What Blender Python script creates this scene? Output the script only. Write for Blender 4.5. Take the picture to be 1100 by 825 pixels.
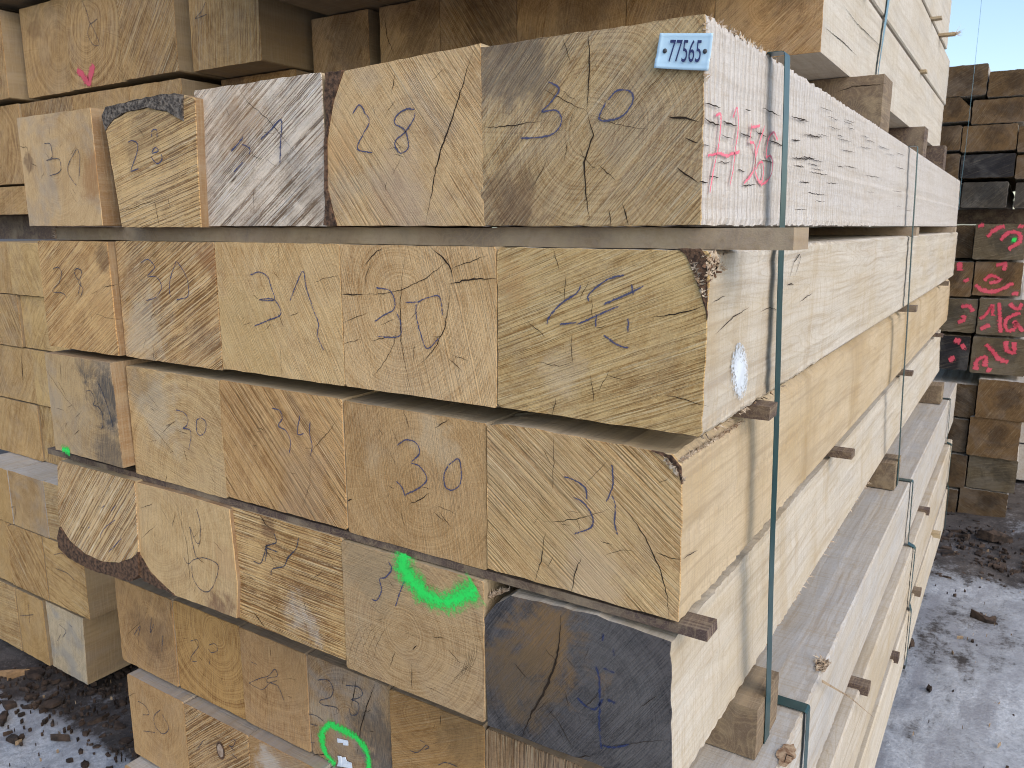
import bpy, bmesh, math, random
from mathutils import Vector, Quaternion
from math import radians as R

# ------------------------------------------------------------------ scene, camera, light
for o in list(bpy.data.objects): bpy.data.objects.remove(o)
S = bpy.context.scene
COL = S.collection
EYE = 1.97                       # eye height above the yard; heights below are measured from eye level
TH = math.atan2(169., 850.); YAW = R(32.7)
cd = bpy.data.cameras.new('camera'); cam = bpy.data.objects.new('camera', cd); COL.objects.link(cam)
cd.sensor_width = 36; cd.lens = 36 * 850 / 1100; cd.clip_start = .02; cd.clip_end = 2000
cam.location = (0, 0, EYE); cam.rotation_euler = (math.pi / 2 - TH, 0, YAW)
cd.dof.use_dof = True; cd.dof.focus_distance = 1.45; cd.dof.aperture_fstop = 14
S.camera = cam
S.render.filter_size = 1.0; S.cycles.filter_width = 1.0

SUN_DIR = Vector((.80, -.34, .62)).normalized()      # towards the sun
SUN_EL = math.asin(SUN_DIR.z); SUN_AZ = math.atan2(SUN_DIR.x, SUN_DIR.y)
W = bpy.data.worlds.new('World'); S.world = W; W.use_nodes = True
wn = W.node_tree; bg = wn.nodes['Background']
sky = wn.nodes.new('ShaderNodeTexSky'); sky.sky_type = 'NISHITA'; sky.sun_disc = False
sky.sun_elevation = SUN_EL; sky.sun_rotation = SUN_AZ; sky.air_density = 1.0; sky.dust_density = 1.5; sky.ozone_density = 1.0
wn.links.new(sky.outputs[0], bg.inputs[0]); bg.inputs[1].default_value = .15
sl = bpy.data.lights.new('sun', 'SUN'); so = bpy.data.objects.new('sun', sl); COL.objects.link(so)
sl.energy = .7; sl.angle = R(70); sl.color = (1, .95, .88)
so.rotation_euler = SUN_DIR.to_track_quat('Z', 'Y').to_euler()
S.view_settings.view_transform = 'Standard'; S.view_settings.look = 'None'
S.view_settings.gamma = 1; S.view_settings.use_curve_mapping = False
S.view_settings.exposure = .80
rnd = random.Random(7)

# ------------------------------------------------------------------ photograph-to-place calibration
_F = Vector((-math.sin(YAW) * math.cos(TH), math.cos(YAW) * math.cos(TH), -math.sin(TH)))
_R = Vector((math.cos(YAW), math.sin(YAW), 0)); _U = _R.cross(_F)
def ray(x, y): return _F * 850 + _R * (x - 550) - _U * (y - 412.5)
def on_v(x, y, v): d = ray(x, y); return d * (v / d.y)
def on_u(x, y, u): d = ray(x, y); return d * (u / d.x)
def on_z(x, y, z): d = ray(x, y); return d * (z / d.z)
PAN = dict(A=(0, 0, 2.75), B=(350, 0, 2.75), C=(700, 0, 2.75), D=(0, 250, 2.75), E=(350, 250, 2.75), F=(700, 250, 2.75),
           G=(0, 525, 2.75), H=(350, 525, 2.75), I=(700, 525, 2.75), J=(730, 100, 6.875), K=(320, 690, 4.583), L=(110, 600, 3.667),
           M=(0, 0, 6.875), Q=(980, 200, 4.125), S=(980, 380, 4.125), T=(500, 620, 4.025), W1=(30, 250, 5), W2=(225, 255, 3.4375), W3=(40, 375, 5), W4=(230, 400, 3.667), W5=(510, 440, 3.4375), W6=(50, 480, 4.34), W7=(240, 540, 3.3), W8=(15, 80, 4.855), P=(0, 0, 1), V=(40, 440, 5.5), X=(700, 225, 6.11))
def px(pan, p): a, b, s = PAN[pan]; return (a + p[0] / s, b + p[1] / s)

# ------------------------------------------------------------------ node helpers
class NT:
    def __init__(s, t): s.t = t
    def n(s, typ, ins=None, **props):
        nd = s.t.nodes.new('ShaderNode' + typ)
        for k, v in props.items(): setattr(nd, k, v)
        for k, v in (ins or {}).items(): s.put(nd.inputs[k], v)
        return nd
    def put(s, sock, v):
        if isinstance(v, bpy.types.NodeSocket): s.t.links.new(v, sock)
        elif isinstance(v, bpy.types.Node): s.t.links.new(v.outputs[0], sock)
        else:
            if hasattr(sock.default_value, '__len__') and not hasattr(v, '__len__'): v = [v] * len(sock.default_value)
            elif sock.type == 'RGBA' and len(v) == 3: v = (*v, 1)
            sock.default_value = v
    def m(s, op, a, b=0., c=None, clamp=False):
        nd = s.n('Math', {0: a, 1: b}, operation=op, use_clamp=clamp)
        if c is not None: s.put(nd.inputs[2], c)
        return nd.outputs[0]
    def vm(s, op, a, b=None):
        nd = s.n('VectorMath', {0: a}, operation=op)
        if b is not None: s.put(nd.inputs[1], b)
        return nd.outputs['Value'] if op == 'LENGTH' else nd.outputs[0]
    def noise(s, vec, scale=1., detail=2., rough=.5, dist=0.):
        return s.n('TexNoise', {'Vector': vec, 'Scale': scale, 'Detail': detail, 'Roughness': rough, 'Distortion': dist}).outputs[0]
    def noise1(s, w, detail=2.):
        nd = s.n('TexNoise', noise_dimensions='1D'); s.put(nd.inputs['W'], w); s.put(nd.inputs['Scale'], 1.); s.put(nd.inputs['Detail'], detail)
        return nd.outputs[0]
    def mr(s, v, a, b, c=0., d=1.):
        return s.n('MapRange', {0: v, 1: a, 2: b, 3: c, 4: d}, interpolation_type='SMOOTHSTEP').outputs[0]
    def mix(s, f, a, b, mode='MIX'):
        nd = s.n('Mix', data_type='RGBA', blend_type=mode, clamp_factor=True)
        s.put(nd.inputs[0], f); s.put(nd.inputs[6], a); s.put(nd.inputs[7], b); return nd.outputs[2]
    def comb(s, x, y, z): return s.n('CombineXYZ', {0: x, 1: y, 2: z}).outputs[0]
    def sep(s, v): nd = s.n('SeparateXYZ', {0: v}); return nd.outputs
def new_group(name, ins):
    g = bpy.data.node_groups.new(name, 'ShaderNodeTree')
    for n, t, d in ins:
        sk = g.interface.new_socket(n, in_out='INPUT', socket_type='NodeSocket' + t)
        sk.default_value = (*d, 1) if t == 'Color' else d
    g.interface.new_socket('BSDF', in_out='OUTPUT', socket_type='NodeSocketShader')
    t = NT(g); gi = g.nodes.new('NodeGroupInput'); go = g.nodes.new('NodeGroupOutput')
    return g, t, gi.outputs, go
def group_mat(name, g, **vals):
    m = bpy.data.materials.new(name); m.use_nodes = True; nt = m.node_tree
    for n in list(nt.nodes):
        if n.type == 'BSDF_PRINCIPLED': nt.nodes.remove(n)
    gn = nt.nodes.new('ShaderNodeGroup'); gn.node_tree = g
    for k, v in vals.items():
        s = gn.inputs[k]; s.default_value = (*v, 1) if s.type == 'RGBA' else v
    nt.links.new(gn.outputs[0], nt.nodes['Material Output'].inputs[0]); return m
def plain_mat(name):
    m = bpy.data.materials.new(name); m.use_nodes = True; return m, NT(m.node_tree), m.node_tree.nodes['Principled BSDF']

# end grain: saw marks at an angle, growth rings round a pith, fibres, stains
EG, t, I, go = new_group('end_grain', [('ColA', 'Color', (.5, .36, .19)), ('ColB', 'Color', (.25, .15, .065)), ('Angle', 'Float', .6), ('AngleRange', 'Float', 0.),
    ('SawAmt', 'Float', .6), ('SawFreq', 'Float', 110.), ('RingC', 'Vector', (0, 0, 0)), ('RingAmt', 'Float', .3), ('Grey', 'Float', .2),
    ('S1', 'Vector', (9, 0, 0)), ('S1R', 'Float', .1), ('S1Col', 'Color', (.1, .06, .03)), ('S1Amt', 'Float', 0.),
    ('S2', 'Vector', (9, 0, 0)), ('S2R', 'Float', .1), ('S2Col', 'Color', (.1, .06, .03)), ('S2Amt', 'Float', 0.), ('Pale', 'Color', (.68, .56, .37))])
P = t.n('TexCoord').outputs['Object']; rd = t.n('ObjectInfo').outputs['Random']
seed = t.m('MULTIPLY', rd, 37.)
Pn = t.vm('ADD', P, t.comb(seed, t.m('MULTIPLY', seed, 2.3), t.m('MULTIPLY', seed, 1.7)))
wcol = t.n('TexNoise', {'Vector': Pn, 'Scale': 5., 'Detail': 2.}).outputs['Color']
wn1 = t.vm('MULTIPLY', t.vm('SUBTRACT', wcol, (.5, .5, .5)), (.007, 0, .007))
Pw = t.vm('ADD', P, wn1)
ang = t.m('ADD', I['Angle'], t.m('MULTIPLY', t.m('SUBTRACT', rd, .5), I['AngleRange']))
rot = t.n('VectorRotate', {'Vector': Pw, 'Angle': ang}, rotation_type='Y_AXIS').outputs[0]
rx, ry, rz = t.sep(rot)
sx = t.m('MULTIPLY', rx, t.m('MULTIPLY', I['SawFreq'], 1.3))
band = t.noise(t.comb(t.m('MULTIPLY', sx, .8), seed, t.m('MULTIPLY', rz, .5)), 1., 2.)
sB = t.noise(t.comb(t.m('MULTIPLY', sx, 1.25), t.m('ADD', seed, 3.), t.m('MULTIPLY', rz, .7)), 1., 1.)
sC = t.noise(t.comb(t.m('MULTIPLY', sx, 2.9), t.m('ADD', seed, 7.), t.m('MULTIPLY', rz, 1.4)), 1., 1.)
patch = t.noise(Pn, 7., 2.)
amt = t.m('MULTIPLY', I['SawAmt'], t.mr(patch, .25, .65, .45, 1.2))
fleck = t.noise(t.comb(t.m('MULTIPLY', sx, 1.6), seed, t.m('MULTIPLY', rz, 30.)), 1., 3., .65)
def line(n, w): return t.mr(t.m('ABSOLUTE', t.m('SUBTRACT', n, .5)), .012, w, 1., 0.)
sawd = t.m('MULTIPLY', line(sB, .085), t.mr(fleck, .32, .62, .25, 1.1))
sawf = t.m('MULTIPLY', line(sC, .10), t.mr(fleck, .35, .6, .9, .2))
sawl = t.mr(t.m('ABSOLUTE', t.m('SUBTRACT', sC, .60)), .0, .07, 1., 0.)
sawl = t.m('MULTIPLY', sawl, t.mr(fleck, .35, .6, 1., .25))
saw = t.m('SUBTRACT', t.m('ADD', t.m('MULTIPLY', band, .55), t.m('MULTIPLY', sC, .45)), t.m('ADD', t.m('MULTIPLY', sawd, .38), t.m('MULTIPLY', sawf, .12)))
rp = t.vm('MULTIPLY', t.vm('SUBTRACT', Pw, I['RingC']), (1, 0, 1))
dx, dy, dz = t.sep(rp)
rad = t.m('ADD', t.vm('LENGTH', rp), t.m('MULTIPLY', t.noise(Pn, 7., 2.), .045))
ring = t.noise1(t.m('MULTIPLY', rad, 230.), 2.)
ringb = t.noise1(t.m('MULTIPLY', rad, 60.), 2.)
ringc = t.m('ADD', t.m('MULTIPLY', ring, .6), t.m('MULTIPLY', ringb, .4))
ray_ = t.noise1(t.m('ADD', t.m('MULTIPLY', t.m('ARCTAN2', dx, dz), 38.), t.m('MULTIPLY', patch, 3.)), 2.)
fine = t.noise(Pn, 340., 3., .7)
fib = t.noise(t.comb(t.m('MULTIPLY', rx, 420.), seed, t.m('MULTIPLY', rz, 40.)), 1., 3.)
big = t.noise(Pn, 4.5, 4., .6)
mid = t.noise(Pn, 21., 4., .65)
f = t.m('ADD', .24, t.m('MULTIPLY', t.m('SUBTRACT', big, .5), 1.15))
f = t.m('ADD', f, t.m('MULTIPLY', t.m('SUBTRACT', mid, .5), 1.05))
f = t.m('ADD', f, t.m('MULTIPLY', t.m('MULTIPLY', t.m('SUBTRACT', ringc, .5), 3.0), I['RingAmt']))
f = t.m('ADD', f, t.m('MULTIPLY', t.m('MULTIPLY', t.m('SUBTRACT', ray_, .5), 1.1), I['RingAmt']))
f = t.m('ADD', f, t.m('MULTIPLY', t.m('SUBTRACT', fine, .5), 1.2))
f = t.m('ADD', f, t.m('MULTIPLY', t.m('SUBTRACT', fib, .5), 1.0))
f = t.m('ADD', f, t.m('MULTIPLY', t.m('MULTIPLY', sawd, .58), amt))
f = t.m('ADD', f, t.m('MULTIPLY', t.m('MULTIPLY', sawf, .32), amt))
f = t.m('ADD', f, t.m('MULTIPLY', t.m('MULTIPLY', t.m('SUBTRACT', band, .5), -.9), amt), clamp=True)
c = t.mix(f, t.mix(1., I['ColA'], (1.15, 1.01, .85), 'MULTIPLY'), t.mix(1., I['ColB'], (.98, .80, .60), 'MULTIPLY'))
c = t.mix(t.m('MULTIPLY', t.m('MULTIPLY', sawl, amt), .60), c, I['Pale'])
deep = t.m('MULTIPLY', t.mr(t.m('MULTIPLY', sawd, amt), .70, 1.15), .45)
c = t.mix(deep, c, t.mix(.5, I['ColB'], (.04, .022, .010)))
gm = t.m('MULTIPLY', t.mr(t.noise(Pn, 6.5, 4., .65, .6), .42, .68), I['Grey'])
c = t.mix(gm, c, (.30, .285, .265))
stn = t.noise(Pn, 11., 6., .72, .5)
for k in ('S1', 'S2'):
    q = t.vm('MULTIPLY', t.vm('SUBTRACT', P, I[k]), (1, 0, 1))
    d = t.m('ADD', t.m('DIVIDE', t.vm('LENGTH', q), I[k + 'R']), t.m('MULTIPLY', t.m('SUBTRACT', stn, .5), 4.2))
    c = t.mix(t.m('MULTIPLY', t.m('MULTIPLY', t.mr(d, 1.35, .35), t.mr(fib, .3, .6, .65, 1.)), I[k + 'Amt']), c, I[k + 'Col'])
h = t.m('MULTIPLY', saw, t.m('MULTIPLY', amt, 1.5))
h = t.m('ADD', h, t.m('MULTIPLY', ring, t.m('MULTIPLY', I['RingAmt'], .35)))
h = t.m('ADD', h, t.m('MULTIPLY', fine, .32)); h = t.m('ADD', h, t.m('MULTIPLY', fib, .22))
bp = t.n('Bump', {'Strength': .75, 'Distance': .004, 'Height': h})
b = t.n('BsdfPrincipled', {'Base Color': c, 'Roughness': .88, 'Normal': bp}); b.inputs['Specular IOR Level'].default_value = .25
t.put(go.inputs[0], b)

# sawn long faces
SG, t, I, go = new_group('sawn_face', [('Col', 'Color', (.62, .56, .46)), ('Col2', 'Color', (.50, .37, .20)), ('Tan', 'Float', .5), ('Rib', 'Float', 0.),
    ('Streak', 'Float', .5), ('Grey', 'Float', .2), ('Drip', 'Float', .3), ('GreyCol', 'Color', (.30, .30, .31))])
P = t.n('TexCoord').outputs['Object']; rd = t.n('ObjectInfo').outputs['Random']; seed = t.m('MULTIPLY', rd, 41.)
Pn = t.vm('ADD', P, t.comb(seed, t.m('MULTIPLY', seed, 2.1), t.m('MULTIPLY', seed, 1.3)))
wc = t.n('TexNoise', {'Vector': t.vm('MULTIPLY', Pn, (3, 1.5, 3)), 'Scale': 1., 'Detail': 2.}).outputs['Color']
Pw = t.vm('ADD', Pn, t.vm('MULTIPLY', t.vm('SUBTRACT', wc, (.5, .5, .5)), (.05, .03, .05)))
st = t.noise(t.vm('MULTIPLY', Pw, (70, 1.6, 70)), 1., 4., .6)
st2 = t.noise(t.vm('MULTIPLY', Pw, (16, .7, 16)), 1., 4., .6)
bl = t.noise(t.vm('MULTIPLY', Pw, (5, 1.8, 5)), 1., 4., .6)
dr = t.noise(t.vm('MULTIPLY', Pw, (1.2, 7, 1.6)), 1., 4., .6)
cs = t.noise(t.vm('MULTIPLY', Pn, (9, 190, 9)), 1., 2., .5)
fine = t.noise(t.vm('MULTIPLY', Pn, (500, 120, 500)), 1., 3., .7)
x, y, z = t.sep(Pn)
rib = t.m('SINE', t.m('ADD', t.m('MULTIPLY', y, 2 * math.pi / .021), t.m('MULTIPLY', t.noise(t.vm('MULTIPLY', Pn, (2, 14, 5)), 1., 3.), 9.)))
rib = t.m('ADD', t.m('MULTIPLY', rib, .5), .5)
ribn = t.noise(t.vm('MULTIPLY', Pn, (60, 85, 60)), 1., 3., .6)
ribm = t.m('MULTIPLY', I['Rib'], t.mr(ribn, .3, .7, .3, 1.))
c = t.mix(t.m('MULTIPLY', t.mr(bl, .40, .68), I['Tan']), I['Col'], I['Col2'])
c = t.mix(t.m('MULTIPLY', t.mr(dr, .52, .74), I['Drip']), c, (.36, .25, .12))
c = t.mix(t.m('MULTIPLY', t.mr(st, .46, .72), t.m('MULTIPLY', I['Streak'], .75)), c, (.27, .19, .11))
c = t.mix(t.m('MULTIPLY', t.mr(st2, .48, .66), t.m('MULTIPLY', I['Streak'], .45)), c, (.46, .36, .22))
c = t.mix(t.m('MULTIPLY', t.mr(t.noise(t.vm('MULTIPLY', Pw, (9, 2.2, 9)), 1., 5., .65, .5), .45, .7), I['Grey']), c, I['GreyCol'])
c = t.mix(t.m('MULTIPLY', t.mr(cs, .48, .72), .42), c, (.38, .30, .20))
wv = t.m('ABSOLUTE', t.m('SUBTRACT', t.noise(t.vm('MULTIPLY', Pw, (13, .8, 13)), 1., 1.), .5))
c = t.mix(t.m('MULTIPLY', t.mr(t.m('FRACT', t.m('MULTIPLY', wv, 22.)), .55, .95), t.m('MULTIPLY', I['Streak'], .42)), c, (.36, .27, .16))
c = t.mix(t.m('MULTIPLY', t.mr(t.noise(t.vm('MULTIPLY', Pn, (120, 26, 120)), 1., 3., .6), .55, .72), .22), c, (.34, .26, .17))
c = t.mix(t.m('MULTIPLY', t.mr(rib, .30, .0), t.m('MULTIPLY', ribm, .50)), c, (.30, .25, .21))
c = t.mix(t.m('MULTIPLY', t.mr(fine, .48, .72), .42), c, (.34, .27, .19))
h = t.m('ADD', t.m('MULTIPLY', st, .5), t.m('MULTIPLY', cs, .6)); h = t.m('ADD', h, t.m('MULTIPLY', fine, .25))
h = t.m('ADD', h, t.m('MULTIPLY', rib, t.m('MULTIPLY', ribm, .8)))
bp = t.n('Bump', {'Strength': .6, 'Distance': .004, 'Height': h})
b = t.n('BsdfPrincipled', {'Base Color': c, 'Roughness': .85, 'Normal': bp}); b.inputs['Specular IOR Level'].default_value = .25
t.put(go.inputs[0], b)

def simple(name, col, rough=.8, var=.3, scale=30., bump=0., col2=None, spec=.3, metal=0.):
    m, t, b = plain_mat(name)
    Pq = t.n('TexCoord').outputs['Object']; n = t.noise(Pq, scale, 4., .65)
    col2 = col2 or tuple(x * (1 - var) for x in col)
    t.put(b.inputs['Base Color'], t.mix(t.mr(n, .35, .65), col, col2)); b.inputs['Roughness'].default_value = rough
    b.inputs['Specular IOR Level'].default_value = spec; b.inputs['Metallic'].default_value = metal
    if bump: t.put(b.inputs['Normal'], t.n('Bump', {'Strength': .8, 'Distance': bump, 'Height': n}))
    return m
M_bark = simple('bark', (.17, .095, .055), .95, scale=110, bump=.006, col2=(.045, .027, .018))
M_barkpale = simple('weathered_bark', (.24, .20, .16), .95, scale=120, bump=.01, col2=(.05, .04, .034))
M_crack = simple('crack_wood', (.030, .018, .010), .95, scale=60)
M_fluff = simple('torn_fibres', (.58, .48, .36), .9, scale=60, col2=(.30, .20, .12))
M_strap = simple('green_strap', (.012, .045, .048), .32, scale=25, col2=(.018, .06, .06), spec=.5)
M_strapsky = simple('sky_tinted_strap', (.10, .20, .25), .35, scale=25, col2=(.14, .26, .31), spec=.5)  # bluish sky reflection painted into the strap colour
M_tag = simple('tag_plastic', (.50, .70, .84), .4, scale=9, col2=(.56, .75, .87), spec=.4)
M_tagink = simple('tag_ink', (.035, .045, .14), .5)
M_nail = simple('nail_steel', (.10, .10, .11), .45, metal=.6)
M_paper = simple('white_scrap', (.78, .82, .88), .5, scale=40, col2=(.62, .68, .76))
def stroke_mat(name, col, thr, soft, scale, stretch=(1, 1, 1), col2=None, top=.9):
    m, t, b = plain_mat(name)
    P = t.n('TexCoord').outputs['Object']; e = t.n('Attribute', attribute_name='e').outputs['Fac']
    n = t.noise(t.vm('MULTIPLY', P, stretch), scale, 4., .7); n2 = t.noise(P, scale * .12, 3.)
    a = t.m('ADD', t.m('MULTIPLY', e, 1.0), t.m('MULTIPLY', t.m('SUBTRACT', n, .5), 1.5)); a = t.m('ADD', a, t.m('MULTIPLY', t.m('SUBTRACT', n2, .5), .9))
    a = t.m('MULTIPLY', t.mr(a, thr, thr + soft), top)
    t.put(b.inputs['Base Color'], t.mix(t.mr(n2, .3, .7), col, col2 or tuple(x * .7 for x in col))); t.put(b.inputs['Alpha'], a)
    b.inputs['Roughness'].default_value = .75; return m
M_blue = stroke_mat('blue_crayon', (.036, .05, .15), .36, .5, 330, (1, 1, 1), (.05, .06, .13), .88)
M_bluestrong = stroke_mat('blue_paint', (.012, .035, .15), .52, .5, 160, top=.75)
M_pencil = stroke_mat('grey_crayon', (.055, .06, .09), .36, .5, 330)
M_red = stroke_mat('red_crayon', (.72, .09, .17), .40, .3, 300, (1, 1, 1), (.85, .20, .26))
M_spray = stroke_mat('green_spray', (.02, .84, .12), .12, .85, 150, (1, 1, 1), (.03, .72, .10), .96)
M_redspray = stroke_mat('red_spray', (.66, .06, .10), .26, .45, 60, (1, 1, 1), (.72, .11, .15))
M_chalk = stroke_mat('white_chalk', (.74, .80, .86), .05, .45, 160)

# ------------------------------------------------------------------ object helpers
def link(name, bm, mats, loc, parent=None, smooth=False):
    me = bpy.data.meshes.new(name); bm.to_mesh(me); bm.free()
    for m in (mats if isinstance(mats, (list, tuple)) else [mats]): me.materials.append(m)
    if smooth:
        for p in me.polygons: p.use_smooth = True
    o = bpy.data.objects.new(name, me); COL.objects.link(o); o.location = loc
    if parent: o.parent = parent
    return o
def tag(o, label, cat, group=None, kind=None):
    if label: o['label'] = label
    if cat: o['category'] = cat
    if group: o['group'] = group
    if kind: o['kind'] = kind
    return o
def resample(poly, step, closed=True):
    out = []; n = len(poly)
    for i in range(n if closed else n - 1):
        a = Vector(poly[i]); b_ = Vector(poly[(i + 1) % n]); k = max(1, int((b_ - a).length / step))
        for j in range(k): out.append(a.lerp(b_, j / k))
    if not closed: out.append(Vector(poly[-1]))
    return out
def catmull(pts, step):
    pts = [Vector(p) for p in pts]
    if len(pts) < 3: return resample(pts, step, False)
    P = [pts[0] * 2 - pts[1]] + pts + [pts[-1] * 2 - pts[-2]]; out = []
    for i in range(1, len(P) - 2):
        k = max(1, int((P[i + 1] - P[i]).length / step))
        for j in range(k):
            q = j / k; a, b_, c_, d_ = P[i - 1:i + 3]
            out.append(.5 * ((2 * b_) + (c_ - a) * q + (2 * a - 5 * b_ + 4 * c_ - d_) * q * q + (3 * b_ - a - 3 * c_ + d_) * q ** 3))
    out.append(pts[-1]); return out
def rect(u0, u1, z0, z1, r=.004): return [(u0 + r, z0), (u1 - r, z0), (u1, z0 + r), (u1, z1 - r), (u1 - r, z1), (u0 + r, z1), (u0, z1 - r), (u0, z0 + r)]
def slope_rect(u0, u1, z0, z1, l=0, r=0):       # a little out of square: left/right top shifts
    return [(u0, z0), (u1, z0), (u1 + r, z1), (u0 + l, z1)]

def sliver(bm, pts, w, nrm, mi, taper=True):
    """a thin tapering split along pts lying on a face with normal nrm"""
    n = len(pts); prev = None
    for i, p in enumerate(pts):
        d = (pts[min(i + 1, n - 1)] - pts[max(i - 1, 0)]).normalized(); s = d.cross(nrm).normalized()
        k = math.sin(math.pi * (i + .25) / (n - .5)) if taper else 1.
        hw = w * .5 * max(.12, k) * rnd.uniform(.7, 1.2)
        a = bm.verts.new(p + s * hw); b_ = bm.verts.new(p - s * hw)
        if prev: f_ = bm.faces.new((prev[0], prev[1], b_, a)); f_.material_index = mi
        prev = (a, b_)
def beam(name, outline, v0, L, end, side, label, cat='beam', group=None, rough=.0008, step=.02, fine=0., finestep=.012, edge=.0006, cracks=(), sidecracks=(), splint=(), warp=.002, checks=0):
    """squared timber: outline (u,z) in eye-level heights, front end at v0, length L. cracks are lists of photograph points on the end."""
    us = [p[0] for p in outline]; zs = [p[1] for p in outline]
    uc = (min(us) + max(us)) / 2; zc = (min(zs) + max(zs)) / 2
    O = Vector((uc, v0, zc))
    pts = resample([(p[0] - uc, p[1] - zc) for p in outline], step)
    n = len(pts); bm = bmesh.new()
    vs = [0., .0025]
    if fine:
        y = .0025
        while y < fine: y += finestep; vs.append(y)
    for y in (.06, .15, .3, .55, .85, 1.2, 1.6, 2.1, 2.7, 3.4, 4.1):
        if y > vs[-1] + .02 and y < L - .1: vs.append(y)
    vs.append(L)
    ph = rnd.uniform(0, 6); rows = []
    near = [min((p - Vector((c_[0] - uc, c_[1] - zc))).length for c_ in outline) < .004 for p in pts]
    jz = [rnd.uniform(-rough, rough) for _ in range(n)]; jx = [rnd.uniform(-rough, rough) for _ in range(n)]
    for k, y in enumerate(vs):
        ring = []
        wx = warp * math.sin(y * 1.3 + ph) - warp * math.sin(ph); wz = 0
        for i, p in enumerate(pts):
            q = p.copy(); ins = min(edge, .001) if k == 0 else 0
            if ins:
                l = q.length; q = q * (1 - ins / max(l, .01))
            e = max(edge, .0018) * .8 if k > 1 and fine and y < fine and near[i] else 0
            ring.append(bm.verts.new((q.x + jx[i] + wx + rnd.uniform(-e, e), y + (rnd.uniform(0, rough) if k == 0 else 0), q.y + jz[i] + wz + rnd.uniform(-e, e))))
        rows.append(ring)
    f_ = bm.faces.new(rows[0]); f_.material_index = 0
    f_ = bm.faces.new(list(reversed(rows[-1]))); f_.material_index = 1
    for a, b_ in zip(rows, rows[1:]):
        for i in range(n):
            j = (i + 1) % n; f_ = bm.faces.new((a[i], b_[i], b_[j], a[j])); f_.material_index = 0 if a is rows[0] else 1
    bmesh.ops.recalc_face_normals(bm, faces=bm.faces)
    for pan, q, w in cracks:
        pp = [on_v(*px(pan, x), v0) - O for x in q]; pp = resample(pp, .007, False)
        pp = [Vector((p.x + rnd.uniform(-.0012, .0012), -.0007, p.z + rnd.uniform(-.0012, .0012))) for p in pp]
        sliver(bm, pp, w * .42, Vector((0, -1, 0)), 2)
    for _ in range(checks):
        a = rnd.uniform(0, 6.28); r0 = rnd.uniform(.015, .10); ln = rnd.uniform(.015, .05); cx_, cz_ = rnd.uniform(-.05, .05), rnd.uniform(-.04, .04)
        q0 = Vector((cx_ + r0 * math.cos(a), 0, cz_ + r0 * math.sin(a))); q1 = q0 + Vector((math.cos(a + rnd.gauss(0, .25)), 0, math.sin(a + rnd.gauss(0, .25)))) * ln
        if max(abs(q0.x), abs(q1.x)) > (max(us) - min(us)) / 2 - .03 or max(abs(q0.z), abs(q1.z)) > (max(zs) - min(zs)) / 2 - .02: continue
        pp = [Vector((p.x + rnd.uniform(-.0012, .0012), -.0007, p.z + rnd.uniform(-.0012, .0012))) for p in resample([q0, q1], .006, False)]
        sliver(bm, pp, rnd.uniform(.0005, .0012), Vector((0, -1, 0)), 2)
    ur = max(us)
    for pan, q, w in sidecracks:
        pp = [on_u(*px(pan, x), ur) - O for x in q]; pp = resample(pp, .01, False)
        pp = [Vector((p.x + .0012, p.y + rnd.uniform(-.001, .001), p.z + rnd.uniform(-1, 1) * min(.0012, .0002 * len(pp)))) for p in pp]
        sliver(bm, pp, w * .42, Vector((1, 0, 0)), 2)
    for (a, b_, cnt, ln, dirv) in splint:
        a = Vector(a) - O; b_ = Vector(b_) - O; dv = Vector(dirv)
        for _ in range(cnt):
            p = a.lerp(b_, rnd.random()); d = (dv + Vector((rnd.gauss(0, .5), rnd.gauss(0, .5), rnd.gauss(0, .35)))).normalized()
            s = d.orthogonal(); s.rotate(Quaternion(d, rnd.uniform(0, 6))); w = rnd.uniform(.0008, .0026); l = ln * rnd.uniform(.3, 1.2)
            q = [bm.verts.new(p + s * w - d * .004), bm.verts.new(p - s * w - d * .004), bm.verts.new(p + d * l)]
            q2 = d.cross(s) * w; r_ = bm.verts.new(p + q2 - d * .004)
            for tri in ((0, 1, 2),): bm.faces.new([q[x] for x in tri]).material_index = 3
            bm.faces.new((q[0], q[2], r_)).material_index = 3; bm.faces.new((r_, q[2], q[1])).material_index = 3
    o = link(name, bm, [end, side, M_crack, M_fluff], (uc, v0, zc + EYE))
    tag(o, label, cat, group); o['_v'] = v0; return o

def strip_mesh(lines, w, nrm, off, O, jitter=.0006, step=.004):
    bm = bmesh.new(); data = []
    for ln in lines:
        pp = catmull([p - O for p in ln], step); n = len(pp); prev = None
        for i, p in enumerate(pp):
            p = p + nrm * off; d = (pp[min(i + 1, n - 1)] - pp[max(i - 1, 0)])
            if d.length < 1e-6: continue
            s = d.normalized().cross(nrm).normalized(); hw = w * .5 * rnd.uniform(.8, 1.15)
            end_ = 1. if 0 < i < n - 1 else .35
            tri = [bm.verts.new(p + s * hw), bm.verts.new(p + s * rnd.uniform(-jitter, jitter)), bm.verts.new(p - s * hw)]
            data += [0., end_, 0.]
            if prev:
                bm.faces.new((prev[0], prev[1], tri[1], tri[0])); bm.faces.new((prev[1], prev[2], tri[2], tri[1]))
            prev = tri
    return bm, data
def clusters(strokes, gap):
    bb = [[min(p[0] for p in k), min(p[1] for p in k), max(p[0] for p in k), max(p[1] for p in k), [k]] for k in strokes]
    go = True
    while go:
        go = False
        for i in range(len(bb)):
            for j in range(i + 1, len(bb)):
                a, c = bb[i], bb[j]
                if a[0] - gap < c[2] and c[0] - gap < a[2] and a[1] - gap < c[3] and c[1] - gap < a[3]:
                    bb[i] = [min(a[0], c[0]), min(a[1], c[1]), max(a[2], c[2]), max(a[3], c[3]), a[4] + c[4]]; bb.pop(j); go = True; break
            if go: break
    return [x[4] for x in bb]
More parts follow.
